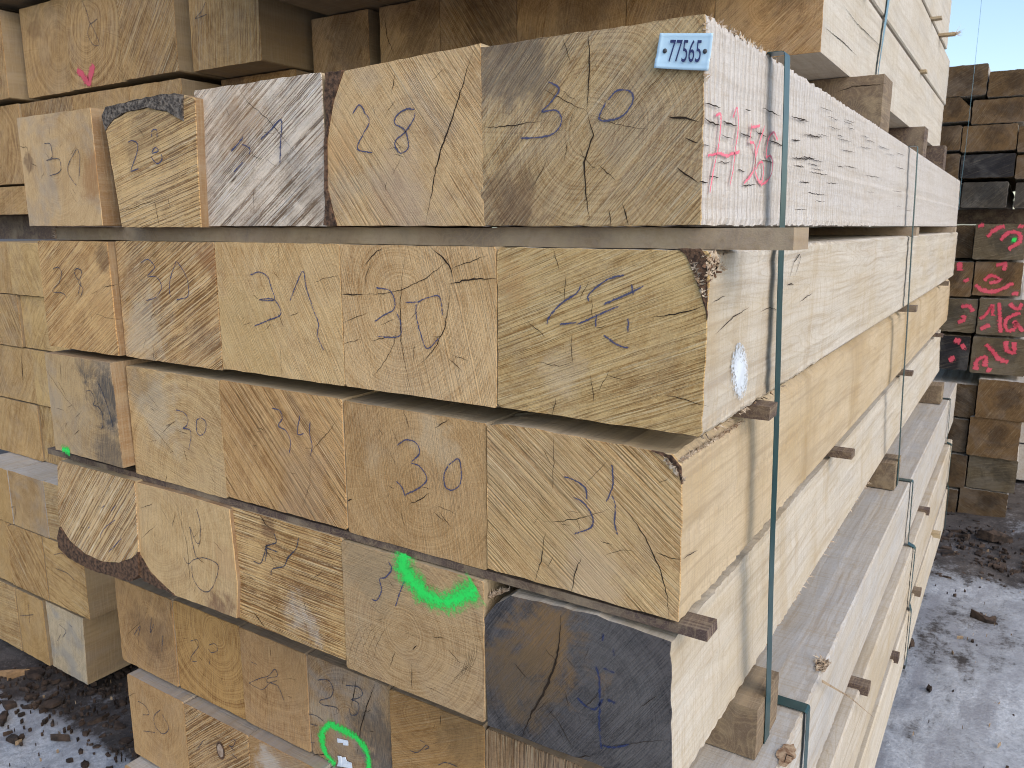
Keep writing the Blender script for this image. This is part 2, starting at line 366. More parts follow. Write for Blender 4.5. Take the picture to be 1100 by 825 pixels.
def marks(parent, name, pan, strokes, mat, w=.006, plane=None, off=.0012, label=None):
    """handwriting on the end (or, with plane=u, the right face) of a timber; one child per written sign"""
    O = Vector(parent.location) - Vector((0, 0, EYE)); v = parent['_v']; o = None
    if mat in (M_blue, M_pencil): w *= .72
    for grp in clusters(strokes, 1.):
        if plane is None: ls = [[on_v(*px(pan, q), v) for q in k] for k in grp]; nrm = Vector((0, -1, 0))
        else: ls = [[on_u(*px(pan, q), plane) for q in k] for k in grp]; nrm = Vector((1, 0, 0))
        bm, data = strip_mesh(ls, w, nrm, off, O)
        o = link(name, bm, mat, (0, 0, 0), parent)
        at = o.data.attributes.new('e', 'FLOAT', 'POINT'); at.data.foreach_set('value', data)
        if label: o['label'] = label
    return o
def prism(name, outline, v0, L, mat, parent, step=.015, jit=.002):
    """bark along a timber: outline in (u,z)"""
    O = Vector(parent.location) - Vector((0, 0, EYE)); bm = bmesh.new()
    pts = resample(outline, step); rows = []
    for y in ((v0, v0 + L) if L < .02 else (v0, v0 + .03, v0 + .1, v0 + .4, v0 + 1.2, v0 + L)):
        rows.append([bm.verts.new((p[0] - O.x + rnd.uniform(-jit, jit), y - O.y + (rnd.uniform(-.0015, .0015) if y == v0 else 0), p[1] - O.z + rnd.uniform(-jit, jit))) for p in pts])
    n = len(pts); bm.faces.new(rows[0]); bm.faces.new(list(reversed(rows[-1])))
    for a, b_ in zip(rows, rows[1:]):
        for i in range(n): j = (i + 1) % n; bm.faces.new((a[i], b_[i], b_[j], a[j]))
    bmesh.ops.recalc_face_normals(bm, faces=bm.faces)
    return link(name, bm, mat, (0, 0, 0), parent)
def O_(pan, pts, v): return [(lambda p: (p.x, p.z))(on_v(*px(pan, q), v)) for q in pts]

def E(name, a=45, **k):
    """end grain with saw marks running a degrees from horizontal"""
    return group_mat(name, EG, Angle=R(90 + a), **k)
def SD(name, **k): return group_mat(name, SG, **k)
BLACKISH = (.045, .038, .034); ORANGE = (.42, .20, .07); GREYST = (.20, .18, .155); PALE = (.66, .60, .52)
SIDE_white = SD('ribbed_bleached_side', Col=(.57, .535, .495), Col2=(.50, .45, .385), Tan=.35, Rib=1., Streak=.25, Grey=.12, Drip=.10, GreyCol=(.42, .42, .45))
SIDE_pale = SD('pale_side', Col=(.565, .515, .435), Col2=(.49, .41, .29), Tan=.7, Streak=.55, Grey=.15, Drip=.4)
SIDE_tan = SD('honey_side', Col=(.54, .43, .285), Col2=(.43, .305, .155), Tan=.8, Streak=.6, Grey=.08, Drip=.8)
SIDE_cream = SD('cream_side', Col=(.52, .465, .385), Col2=(.43, .35, .24), Tan=.75, Streak=.65, Grey=.2, Drip=.5)
SIDE_grey = SD('greyed_side', Col=(.50, .48, .45), Col2=(.46, .40, .31), Tan=.4, Streak=.55, Grey=.4, Drip=.2)
SIDE_orange = SD('orange_side', Col=(.27, .165, .08), Col2=(.20, .105, .042), Tan=.8, Streak=.6, Grey=.1, Drip=.3)
SIDE_mid = SD('plain_side', Col=(.46, .36, .22), Col2=(.36, .25, .13), Tan=.6, Streak=.6, Grey=.2, Drip=.3)
SIDE_left = SD('painted_shade_side', Col=(.31, .225, .125), Col2=(.24, .165, .085), Tan=.6, Streak=.7, Grey=.2, Drip=.3)  # shade on the left stack's sides painted in as a darker brown
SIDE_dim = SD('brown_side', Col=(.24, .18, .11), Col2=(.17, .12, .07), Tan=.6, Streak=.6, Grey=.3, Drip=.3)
SIDE_darkstick = SD('dark_stick', Col=(.085, .055, .048), Col2=(.06, .04, .034), Tan=.6, Streak=.5, Grey=.15, Drip=.2, GreyCol=(.10, .09, .09))
SIDE_topgrey = SD('chalky_top', Col=(.36, .32, .28), Col2=(.28, .23, .18), Tan=.5, Streak=.7, Grey=.4, GreyCol=(.33, .32, .32))
SIDE_block = SD('brown_block', Col=(.17, .12, .08), Col2=(.10, .068, .042), Tan=.7, Streak=.8, Grey=.3, Drip=.3, GreyCol=(.16, .14, .12))
SIDE_plank = SD('greybrown_plank', Col=(.40, .31, .22), Col2=(.25, .18, .12), Tan=.7, Streak=.9, Grey=.45, Drip=.6, GreyCol=(.12, .10, .085))

# ------------------------------------------------------------------ yard
def ground():
    m, t, b = plain_mat('frosty_yard'); P = t.n('TexCoord').outputs['Object']; x, y, z = t.sep(P)
    n1 = t.noise(P, 1.3, 6., .62, .4); n2 = t.noise(P, 9., 6., .7); n3 = t.noise(P, 55., 5., .75); n4 = t.noise(t.vm('MULTIPLY', P, (7, 2.2, 1)), 1., 5., .65)
    lane = t.m('MULTIPLY', t.mr(x, -.9, -.2), t.mr(y, 5.3, 4.75))                     # driven frosty lane on the right
    left = t.m('MULTIPLY', t.mr(x, -2.0, -2.6), t.m('MULTIPLY', t.mr(t.m('ADD', y, t.m('MULTIPLY', x, -.05)), 1.68, 1.52), t.mr(x, -4.2, -3.5)))
    cov = t.m('ADD', t.m('MULTIPLY', lane, .42), t.m('MULTIPLY', left, .62))
    f = t.m('ADD', cov, t.m('MULTIPLY', t.m('SUBTRACT', n1, .5), .95)); f = t.m('ADD', f, t.m('MULTIPLY', t.m('SUBTRACT', n2, .5), .55))
    f = t.m('ADD', f, t.m('MULTIPLY', t.m('SUBTRACT', n4, .5), .8)); f = t.m('ADD', f, t.m('MULTIPLY', t.m('SUBTRACT', n3, .5), .5))
    fr = t.mr(f, .12, .42)
    soil = t.mix(t.mr(n2, .3, .7), (.030, .024, .021), (.085, .070, .062)); soil = t.mix(t.mr(n3, .5, .75), soil, (.13, .11, .10))
    ice = t.mix(t.mr(n3, .3, .7), (.57, .59, .62), (.31, .325, .35)); ice = t.mix(t.mr(n4, .42, .66, 0, .75), ice, (.22, .22, .24))
    t.put(b.inputs['Base Color'], t.mix(fr, soil, ice)); t.put(b.inputs['Roughness'], t.mr(fr, 0, 1, .9, .5))
    hh = t.m('ADD', t.m('MULTIPLY', n2, .8), t.m('MULTIPLY', n3, .45)); t.put(b.inputs['Normal'], t.n('Bump', {'Strength': .7, 'Distance': .02, 'Height': hh}))
    bm = bmesh.new()
    def grid(x0, x1, y0, y1, nx, ny, f):
        vs = [[bm.verts.new((x0 + (x1 - x0) * i / nx, y0 + (y1 - y0) * j / ny, f(i, j, nx, ny))) for i in range(nx + 1)] for j in range(ny + 1)]
        for j in range(ny):
            for i in range(nx): bm.faces.new((vs[j][i], vs[j][i + 1], vs[j + 1][i + 1], vs[j + 1][i]))
        return vs
    from mathutils import noise as mn
    def hgt(x, y): return .035 * mn.noise((x * 1.7, y * 1.7, 3.)) + .015 * mn.noise((x * 6, y * 6, 8.)) + .007 * mn.noise((x * 19, y * 19, 1.)) - .02
    xs = [-6 + .06 * i for i in range(184)]; ys = [-1 + .06 * j for j in range(151)]
    X = [-900., -60.] + xs + [60., 900.]; Y = [-900., -60.] + ys + [60., 900.]
    V = [[bm.verts.new((x, y, hgt(x, y) if -7 < x < 6 and -2 < y < 9 else -.03)) for x in X] for y in Y]
    for j in range(len(Y) - 1):
        for i in range(len(X) - 1): bm.faces.new((V[j][i], V[j][i + 1], V[j + 1][i + 1], V[j + 1][i]))
    o = link('ground', bm, m, (0, 0, 0), smooth=True); o['kind'] = 'structure'
ground()

# ------------------------------------------------------------------ front stack, upper pack: four rows of five
GF = 'squared oak beams of the front stack'
SW, SP, ST, SC, SM, SO = SIDE_white, SIDE_pale, SIDE_tan, SIDE_cream, SIDE_mid, SIDE_orange
# --- top row
b = beam('oak_beam', slope_rect(-2.155, -1.825, .002, .266, 0, -.004), 1.07, 4.6,
    E('end_top_a', 78, ColA=(.53, .41, .25), ColB=(.36, .25, .13), SawAmt=.12, RingC=(-.02, 0, .02), RingAmt=.28, Grey=.45, S1=(.15, 0, -.02), S1R=.05, S1Col=(.36, .19, .08), S1Amt=.8, S2=(-.13, 0, .02), S2R=.022, S2Col=(.13, .07, .04), S2Amt=.7),
    SO, 'smooth oak beam at the left end of the top row, with a faint 31', group=GF, checks=9, cracks=[('W8', [(30, 375), (70, 380), (75, 410)], .003)])
marks(b, 'crayon_numeral', 'W8', [[(158, 360), (190, 362), (200, 400), (203, 430), (172, 448), (205, 440), (240, 445), (242, 505), (185, 530)], [(330, 385), (288, 465), (285, 510), (305, 550), (330, 580)], [(332, 385), (345, 430), (342, 550)]], M_pencil, .006)
b = beam('oak_beam', O_('W8', [(562, 798), (974, 796), (958, 500), (942, 120), (885, 105), (886, 240), (800, 195), (700, 172), (590, 195), (520, 235), (478, 290), (500, 420), (540, 660)], 1.08), 1.08, 4.65,
    E('end_top_b', 13, ColA=(.58, .44, .24), ColB=(.30, .19, .09), SawAmt=1., SawFreq=95., RingAmt=.1, Grey=.1, S1=(.0, 0, .08), S1R=.1, S1Col=(.22, .16, .1), S1Amt=.35, Pale=(.74, .62, .42)),
    SO, 'bark-topped oak beam with coarse slanting saw marks and a small blue 28', group=GF, checks=9, cracks=[('W8', [(735, 660), (745, 720), (762, 795)], .004), ('W8', [(545, 725), (640, 690), (760, 640)], .003)])
prism('bark', O_('W8', [(478, 290), (520, 235), (590, 195), (700, 172), (800, 195), (886, 240), (882, 108), (840, 103), (740, 110), (600, 140), (480, 170), (456, 215)], 1.08), 1.078, 4.6, M_barkpale, b)
marks(b, 'crayon_numeral', 'W8', [[(595, 355), (620, 345), (648, 365), (640, 420), (615, 490), (612, 505), (655, 490)], [(715, 300), (735, 285), (750, 295)], [(720, 330), (722, 305)], [(748, 330), (750, 300)], [(718, 410), (740, 380), (755, 400), (720, 412)], [(715, 425), (735, 455), (755, 465), (775, 440), (770, 410)]], M_blue, .008)
b = beam('oak_beam', rect(-1.493, -1.122, .001, .278), 1.1, 4.7,
    E('end_top_c', 33, ColA=(.70, .66, .61), ColB=(.27, .205, .15), SawAmt=1.1, SawFreq=85., RingAmt=.05, Grey=.35, S1=(-.05, 0, .06), S1R=.06, S1Col=(.46, .26, .11), S1Amt=.4, S2=(.14, 0, -.09), S2R=.07, S2Col=(.13, .09, .06), S2Amt=.5, Pale=(.78, .74, .68)),
    SM, 'bleached whitish oak beam with strong diagonal saw grooves in the top row', group=GF, checks=9, cracks=[('A', [(700, 250), (730, 300), (790, 350), (830, 400), (880, 460)], .003)])
marks(b, 'crayon_numeral', 'A', [[(683, 448), (700, 430), (722, 402)], [(715, 425), (740, 440), (735, 458)], [(690, 510), (720, 478)], [(770, 412), (800, 385), (832, 355), (830, 420), (828, 485)]], M_blue, .011)
b = beam('oak_beam', [(-.769, .001), (-.769, .279), (-1.035, .279)][::-1] + [] if False else O_('B', [(33, 667), (468, 668), (455, 130), (455, 128), (52, 208), (22, 300), (3, 420), (6, 560)], 1.1), 1.1, 4.7,
    E('end_top_d', -52, ColA=(.54, .42, .255), ColB=(.33, .22, .11), SawAmt=.45, SawFreq=120., RingC=(.03, 0, -.03), RingAmt=.32, Grey=.25, S1=(-.15, 0, 0), S1R=.05, S1Col=(.52, .30, .13), S1Amt=.6, S2=(0, 0, -.12), S2R=.09, S2Col=(.40, .27, .2), S2Amt=.3, Pale=(.72, .62, .46)),
    SM, 'top-row oak beam with a long slanting crack and bark down its left edge', group=GF, checks=9,
    cracks=[('B', [(435, 150), (412, 230), (380, 330), (345, 430), (325, 500), (308, 600), (294, 667)], .006), ('B', [(205, 220), (195, 280)], .003)])
prism('bark', O_('B', [(33, 667), (6, 560), (3, 420), (22, 300), (52, 208), (-2, 216), (-2, 667)], 1.1), 1.098, 4.6, M_bark, b)
marks(b, 'crayon_numeral', 'B', [[(78, 340), (100, 310), (118, 335), (130, 360), (110, 400), (95, 440), (140, 452)], [(265, 325), (240, 322), (212, 340), (205, 365), (235, 385), (245, 435), (220, 452), (205, 420), (235, 390), (262, 350), (265, 325)]], M_blue, .008)
b = beam('oak_beam', slope_rect(-.767, -.391, .001, .281, 0, -.006), 1.1, 4.72,
    E('end_top_e', 47, ColA=(.47, .375, .225), ColB=(.27, .19, .10), SawAmt=.8, SawFreq=120., RingC=(.015, 0, .0), RingAmt=.6, Grey=.2, S1=(-.12, 0, .10), S1R=.07, S1Col=(.12, .10, .085), S1Amt=.65, S2=(-.12, 0, -.11), S2R=.065, S2Col=(.14, .08, .045), S2Amt=.75, Pale=(.66, .57, .41)),
    SW, 'corner oak beam carrying the number plate, with red writing on its ribbed white side', group=GF, checks=9, rough=.0014, step=.012, fine=1.5, finestep=.011, edge=.0028,
    cracks=[('B', [(775, 90), (780, 200), (772, 330)], .005), ('B', [(772, 330), (790, 400), (765, 480), (770, 580), (782, 667)], .006), ('B', [(640, 260), (700, 295), (772, 330)], .003), ('B', [(462, 378), (560, 370), (640, 355)], .0035),
            ('B', [(1010, 345), (1060, 350), (1100, 362)], .007), ('B', [(1060, 405), (1100, 425)], .004), ('B', [(1035, 495), (1100, 540)], .006), ('B', [(775, 335), (870, 370), (960, 385)], .002), ('B', [(875, 600), (895, 665)], .005), ('B', [(835, 620), (843, 665)], .004), ('B', [(700, 110), (725, 190)], .003)],
    sidecracks=[('J', [(180, 190), (240, 220), (300, 245)], .007), ('J', [(310, 205), (420, 245)], .006), ('J', [(435, 290), (535, 335)], .005), ('J', [(550, 280), (640, 322)], .005), ('J', [(650, 345), (790, 400)], .006), ('J', [(300, 310), (390, 335)], .004),
                ('J', [(175, 70), (300, 105)], .005), ('J', [(480, 120), (520, 130)], .005), ('J', [(605, 110), (740, 170)], .005), ('J', [(165, 378), (215, 390)], .004), ('J', [(590, 490), (700, 520)], .003), ('J', [(215, 615), (285, 622)], .004), ('J', [(270, 510), (380, 512)], .003), ('J', [(450, 690), (560, 675)], .004), ('J', [(425, 565), (480, 580)], .004), ('J', [(140, 655), (205, 660)], .006),
                ('J', [(820, 340), (890, 355)], .006), ('J', [(820, 475), (950, 490)], .006), ('J', [(900, 470), (1000, 485)], .006), ('J', [(820, 172), (940, 205)], .006), ('J', [(880, 655), (960, 662)], .006), ('J', [(940, 305), (1050, 330)], .006)]
      + [('P', [(x, y), (x + l, y + l * .62 * (243 - y) / (1107 - x) + rnd.uniform(-.6, .6))], .003) for x, y, l in [(rnd.uniform(848, 985), rnd.uniform(112, 234), rnd.uniform(6, 17)) for _ in range(52)] if y > 243 - (1100 - x) * .60],
    splint=[((-.397, 1.1, .281), (-.397, 1.55, .281), 60, .008, (.5, 0, .8)), ((-.397, 1.101, .276), (-.391, 1.101, .19), 14, .008, (1, .3, .2))])
marks(b, 'crayon_numeral', 'B', [[(655, 240), (690, 262), (668, 300), (640, 330), (680, 325), (698, 355), (680, 390), (640, 405), (575, 408)], [(830, 300), (862, 268), (900, 270), (908, 300), (880, 340), (840, 355), (808, 350), (830, 300)]], M_blue, .0085)
marks(b, 'red_writing', 'J', [[(255, 175), (285, 155), (300, 165), (297, 250), (288, 350), (270, 450), (240, 600), (215, 750)], [(200, 460), (240, 455), (290, 445), (350, 465), (375, 450), (440, 435)], [(385, 190), (402, 145), (420, 110), (428, 200), (425, 300), (405, 420), (392, 560), (365, 685)],
    [(525, 250), (560, 248), (590, 240)], [(525, 215), (520, 300), (515, 360), (545, 370), (555, 440), (550, 540), (520, 610), (470, 665)], [(625, 240), (600, 320), (575, 400), (560, 470), (552, 560), (575, 640), (600, 655), (615, 580), (605, 510), (580, 520), (558, 570)],
    [(720, 350), (690, 290), (655, 330), (640, 400), (635, 470), (665, 465), (682, 510), (675, 590), (640, 650), (595, 680)]], M_red, .009, plane=-.3895)

# number plate on the corner beam
def number_plate(parent):
    O = Vector(parent.location) - Vector((0, 0, EYE)); v = 1.0945
    c = [on_v(*q, v) - O for q in ((710, 36), (767, 36), (762, 76.5), (704, 73.5))]
    # a bent plate: grid between corners, raised edges, 1.5 mm thick
    bm = bmesh.new(); nx, nz = 20, 12; fr = []; bk = []
    for j in range(nz + 1):
        r1, r2 = [], []
        for i in range(nx + 1):
            a, q = i / nx, j / nz
            p = c[0].lerp(c[1], a).lerp(c[3].lerp(c[2], a), q)
            e = min(a, 1 - a) < .04 or min(q, 1 - q) < .06
            y = -.0012 - (.0012 if e else 0) - .003 * (2 * a - 1) ** 2 * (1 if q > .7 else .4) - rnd.uniform(0, .0003)
            r1.append(bm.verts.new((p.x, p.y + y, p.z))); r2.append(bm.verts.new((p.x, p.y + y + .0016, p.z)))
        fr.append(r1); bk.append(r2)
    for g in (fr, bk):
        for j in range(nz):
            for i in range(nx): bm.faces.new((g[j][i], g[j][i + 1], g[j + 1][i + 1], g[j + 1][i]))
    rim = [(0, i) for i in range(nx)] + [(j, nx) for j in range(nz)] + [(nz, i) for i in range(nx, 0, -1)] + [(j, 0) for j in range(nz, 0, -1)]
    for k in range(len(rim)):
        a, q = rim[k], rim[(k + 1) % len(rim)]
        bm.faces.new((fr[a[0]][a[1]], bk[a[0]][a[1]], bk[q[0]][q[1]], fr[q[0]][q[1]]))
    bmesh.ops.recalc_face_normals(bm, faces=bm.faces)
    pl = link('number_plate', bm, M_tag, (0, 0, 0), parent, smooth=True)
    pl['label'] = 'light blue plastic plate reading 77565 between two nails'
    cu = bpy.data.curves.new('digits', 'FONT'); cu.body = '77565'; cu.extrude = .00015; cu.size = 1; cu.align_x = 'CENTER'; cu.align_y = 'CENTER'
    tmp = bpy.data.objects.new('digits', cu); COL.objects.link(tmp); dg = bpy.context.evaluated_depsgraph_get()
    me = bpy.data.meshes.new_from_object(tmp.evaluated_get(dg)); bpy.data.objects.remove(tmp)
    xs = [q.co.x for q in me.vertices]; ys = [q.co.y for q in me.vertices]
    x0, x1, y0, y1 = min(xs), max(xs), min(ys), max(ys)
    k0, k1, k2, k3 = [on_v(*q, v) - O for q in ((721.5, 43), (755.5, 43.5), (753, 67.5), (718.5, 67))]
    for q in me.vertices:
        a = (q.co.x - x0) / (x1 - x0); d = 1 - (q.co.y - y0) / (y1 - y0); p = k0.lerp(k1, a).lerp(k3.lerp(k2, a), d)
        q.co = (p.x, p.y - .0042 + (q.co.z * 0.6), p.z)
    me.materials.clear(); me.materials.append(M_tagink)
    lo = bpy.data.objects.new('lettering', me); COL.objects.link(lo); lo.parent = pl
    for q in ((715, 55), (758, 55.5)):
        bm = bmesh.new(); bmesh.ops.create_uvsphere(bm, u_segments=12, v_segments=8, radius=.0032)
        for w_ in bm.verts: w_.co.y *= .5
        p = on_v(*q, v) - O; link('nail', bm, M_nail, (p.x, p.y - .0028, p.z), pl, smooth=True)
number_plate(b)

# --- second row
b = beam('oak_beam', slope_rect(-2.15, -1.833, -.309, -.035, 0, -.003), 1.083, 4.6,
    E('end_second_a', 32, ColA=(.60, .43, .22), ColB=(.31, .18, .075), SawAmt=1.05, SawFreq=105., RingAmt=.08, Grey=.05, S1=(.125, 0, .10), S1R=.035, S1Col=(.10, .05, .03), S1Amt=.6, S2=(.14, 0, -.03), S2R=.07, S2Col=(.52, .29, .12), S2Amt=.4, Pale=(.76, .61, .37)),
    SO, 'yellow saw-marked oak beam with a faint 28, leftmost of the second row down', group=GF, checks=9,
    cracks=[('W1', [(395, 292), (440, 285), (488, 278)], .004), ('W1', [(345, 425), (420, 455), (510, 467)], .002)])
marks(b, 'crayon_numeral', 'W1', [[(135, 195), (165, 185), (183, 215), (170, 265), (140, 300), (138, 318), (190, 325), (213, 350)], [(248, 205), (265, 192), (290, 205), (285, 240), (275, 270), (298, 300), (285, 345)], [(248, 205), (265, 245), (285, 265), (272, 330)]], M_pencil, .0065)
b = beam('oak_beam', rect(-1.830, -1.464, -.312, -.033), 1.1, 4.7,
    E('end_second_b', 28, ColA=(.60, .44, .24), ColB=(.29, .175, .075), SawAmt=1.1, SawFreq=90., RingAmt=.06, Grey=.12, S1=(.165, 0, .10), S1R=.035, S1Col=(.33, .15, .06), S1Amt=.7, S2=(-.10, 0, -.05), S2R=.1, S2Col=(.62, .52, .38), S2Amt=.5, Pale=(.77, .63, .41)),
    SM, 'coarsely sawn oak beam numbered 30 with a pointed zero', group=GF, checks=9, cracks=[('W1', [(672, 605), (678, 640), (674, 680)], .003)])
marks(b, 'crayon_numeral', 'W1', [[(605, 165), (645, 143), (682, 185), (645, 235), (690, 235), (720, 290), (690, 345), (635, 365)], [(800, 150), (770, 235), (762, 300), (768, 350)], [(800, 150), (840, 210), (862, 270), (860, 340), (800, 360)]], M_blue, .0062)
b = beam('oak_beam', rect(-1.462, -1.095, -.307, -.032), 1.1, 4.7,
    E('end_second_c', -62, ColA=(.57, .44, .25), ColB=(.40, .27, .13), SawAmt=.35, SawFreq=120., RingC=(.16, 0, .06), RingAmt=.3, Grey=.08, S1=(-.1, 0, -.03), S1R=.12, S1Col=(.52, .36, .15), S1Amt=.35, Pale=(.72, .60, .42)),
    SM, 'smooth pale oak beam with large blue 31 in the middle of the second row down', group=GF, checks=9, cracks=[('W2', [(255, 25), (258, 120)], .0018), ('W2', [(385, 165), (430, 150), (478, 140)], .002), ('W2', [(262, 400), (268, 510)], .002)])
marks(b, 'crayon_numeral', 'W2', [[(150, 140), (185, 128), (215, 145), (230, 185), (240, 230), (185, 230), (240, 230), (265, 282), (220, 305), (165, 328)], [(298, 235), (320, 180), (347, 125), (360, 190), (385, 265), (405, 320), (400, 360), (425, 420)]], M_blue, .0075)
b = beam('oak_beam', rect(-1.093, -.738, -.306, -.033), 1.1, 4.7,
    E('end_second_d', -75, ColA=(.55, .42, .25), ColB=(.36, .24, .12), SawAmt=.28, SawFreq=120., RingC=(-.03, 0, .04), RingAmt=.55, Grey=.10, S1=(.15, 0, .08), S1R=.06, S1Col=(.42, .25, .10), S1Amt=.4, Pale=(.70, .58, .42)),
    SM, 'oak beam with blue 30 and a big curved ring crack', group=GF, checks=9,
    cracks=[('W2', [(572, 105), (600, 70), (640, 35)], .004), ('W2', [(575, 195), (578, 140), (605, 85)], .0025), ('W2', [(490, 210), (570, 210)], .006), ('W2', [(570, 210), (650, 208), (720, 190), (800, 150), (870, 95), (910, 45)], .003),
            ('W2', [(820, 40), (865, 75), (895, 120), (902, 160)], .006), ('W2', [(885, 172), (960, 155), (1060, 150)], .006), ('W2', [(890, 115), (960, 90), (1030, 65)], .003), ('W2', [(885, 172), (888, 230), (870, 330), (840, 400), (800, 450), (765, 475)], .004),
            ('W2', [(725, 40), (712, 150), (705, 260), (708, 380), (725, 480), (748, 580)], .0035), ('W2', [(700, 300), (680, 400), (640, 470), (595, 525)], .0025), ('W2', [(495, 315), (585, 278)], .0025), ('W2', [(495, 395), (560, 375)], .0025)])
marks(b, 'crayon_numeral', 'W2', [[(615, 185), (665, 195), (685, 230), (682, 265), (640, 290), (610, 312)], [(690, 270), (708, 320), (700, 365), (620, 366)], [(725, 240), (770, 238), (800, 225), (850, 218), (862, 290)], [(765, 240), (765, 290), (780, 350), (805, 410), (850, 370)]], M_blue, .0075)
side2 = ('X', [(410, 820), (520, 715), (640, 635)], .004), ('X', [(390, 615), (480, 565)], .003), ('X', [(710, 670), (770, 645), (830, 665)], .003), ('X', [(895, 470), (930, 350), (965, 295), (975, 320), (935, 445)], .006), ('X', [(890, 490), (930, 490)], .006), ('X', [(970, 605), (1055, 545)], .004)
b = beam('oak_beam', rect(-.736, -.3745, -.3045, -.033, .006), 1.1, 4.62,
    E('end_second_e', 22, ColA=(.53, .42, .225), ColB=(.31, .21, .09), SawAmt=.78, SawFreq=110., RingC=(-.05, 0, .06), RingAmt=.2, Grey=.12, S1=(-.15, 0, .09), S1R=.045, S1Col=(.50, .28, .11), S1Amt=.5, S2=(-.04, 0, -.06), S2R=.05, S2Col=(.58, .44, .28), S2Amt=.45, Pale=(.73, .62, .40)),
    SP, 'streaked corner oak beam with smudged blue number and torn bark at its top corner', group=GF, checks=9, rough=.0012, fine=.9, edge=.0022,
    cracks=[('E', [(672, 45), (690, 110)], .003), ('E', [(710, 130), (705, 200)], .003), ('E', [(725, 300), (728, 390)], .003), ('E', [(1000, 480), (1060, 490), (1130, 515)], .003), ('E', [(960, 250), (1060, 235), (1120, 215)], .004), ('E', [(680, 490), (670, 540)], .003), ('E', [(620, 380), (690, 395), (740, 380)], .002)],
    sidecracks=side2, splint=[((-.40, 1.1, -.05), (-.378, 1.1, -.10), 70, .010, (.6, -.3, .3)), ((-.385, 1.1, -.04), (-.378, 1.17, -.065), 160, .011, (.5, 0, .4)), ((-.378, 1.1, -.31), (-.378, 1.6, -.31), 30, .008, (.8, 0, -.3))])
prism('bark', O_('P', [(729, 267), (737, 273), (744, 289), (752, 311), (758, 336), (759.5, 345), (759.5, 277), (752, 267)], 1.0995), 1.0988, .004, M_bark, b, .008, .001)
def tuft(parent, name, pts, n, ln, u):
    """torn bark and fibres standing out of the right face"""
    O = Vector(parent.location) - Vector((0, 0, EYE)); bm = bmesh.new(); cs = [on_u(*q, u) - O for q in pts]
    for i in range(n):
        c_ = rnd.choice(cs) + Vector((0, rnd.gauss(0, .012), rnd.gauss(0, .007))); d = Vector((abs(rnd.gauss(.05, .15)), rnd.gauss(0, 1), rnd.gauss(0, .45))).normalized(); l = ln * rnd.uniform(.35, 1.3); w = rnd.uniform(.0012, .0042)
        s_ = d.orthogonal().normalized() * w; t_ = d.cross(s_).normalized() * w * .6; mi = 0 if rnd.random() < .5 else 1
        a = [bm.verts.new(c_ + k - d * l * .4) for k in (s_, -s_, t_)]; b_ = [bm.verts.new(c_ + k * .5 + d * l * .6) for k in (s_, -s_, t_)]
        for k in range(3): bm.faces.new((a[k], a[(k + 1) % 3], b_[(k + 1) % 3], b_[k])).material_index = mi
        bm.faces.new(b_).material_index = mi
    bmesh.ops.recalc_face_normals(bm, faces=bm.faces); return link(name, bm, [M_bark, M_fluff], (0, 0, 0), parent)
tk = tuft(b, 'torn_bark', [(762, 281), (766, 286), (769, 280), (763, 293)], 80, .011, -.3745); tk['label'] = 'dark torn bark and fibres at the top corner'
marks(b, 'crayon_numeral', 'E', [[(755, 155), (740, 180), (695, 210), (660, 250), (655, 275)], [(690, 270), (745, 265)], [(885, 123), (830, 140), (780, 180), (775, 205)], [(820, 212), (895, 180), (945, 155)], [(905, 150), (908, 185)], [(740, 272), (800, 245), (870, 215)], [(820, 300), (860, 330), (900, 342)], [(895, 250), (893, 295)], [(800, 235), (798, 280)]], M_blue, .0095)
bm = bmesh.new(); O = Vector(b.location) - Vector((0, 0, EYE)); data = [1.]; c0 = bm.verts.new(on_u(*px('F', (260, 410)), -.3725) - O); rg = []
for i in range(28):
    a = 2 * math.pi * i / 28; q = on_u(*px('F', (260 + 26 * math.cos(a), 410 + 86 * math.sin(a))), -.3725) - O; rg.append(bm.verts.new(q)); data.append(.12)
for i in range(28): bm.faces.new((c0, rg[i], rg[(i + 1) % 28]))
oc = link('chalk_spot', bm, M_chalk, (0, 0, 0), b); oc['label'] = 'white oval patch on the pale side'; oc.data.attributes.new('e', 'FLOAT', 'POINT').data.foreach_set('value', data)

# --- third row
b = beam('oak_beam', slope_rect(-2.15, -1.838, -.59, -.325, 0, -.010), 1.068, 4.55,
    E('end_third_a', 75, ColA=(.44, .34, .20), ColB=(.27, .20, .12), SawAmt=.15, RingC=(.06, 0, .05), RingAmt=.4, Grey=.35, S1=(.10, 0, .07), S1R=.085, S1Col=(.075, .07, .068), S1Amt=.9, S2=(.10, 0, -.10), S2R=.07, S2Col=(.10, .085, .075), S2Amt=.7),
    SO, 'grey-stained oak beam with a green paint trace at its lower left corner', group=GF, checks=9,
    cracks=[('W3', [(125, 65), (130, 180)], .003), ('W3', [(5, 30), (60, 130), (150, 260), (230, 350)], .002)])
marks(b, 'crayon_numeral', 'W3', [[(262, 225), (290, 225), (310, 270), (305, 300), (330, 310), (352, 350), (355, 410), (345, 430)], [(320, 165), (345, 215), (370, 280), (395, 360), (410, 425)]], M_pencil, .007)
marks(b, 'paint_trace', 'W3', [[(132, 535), (180, 552)]], M_spray, .035, label='green paint trace')
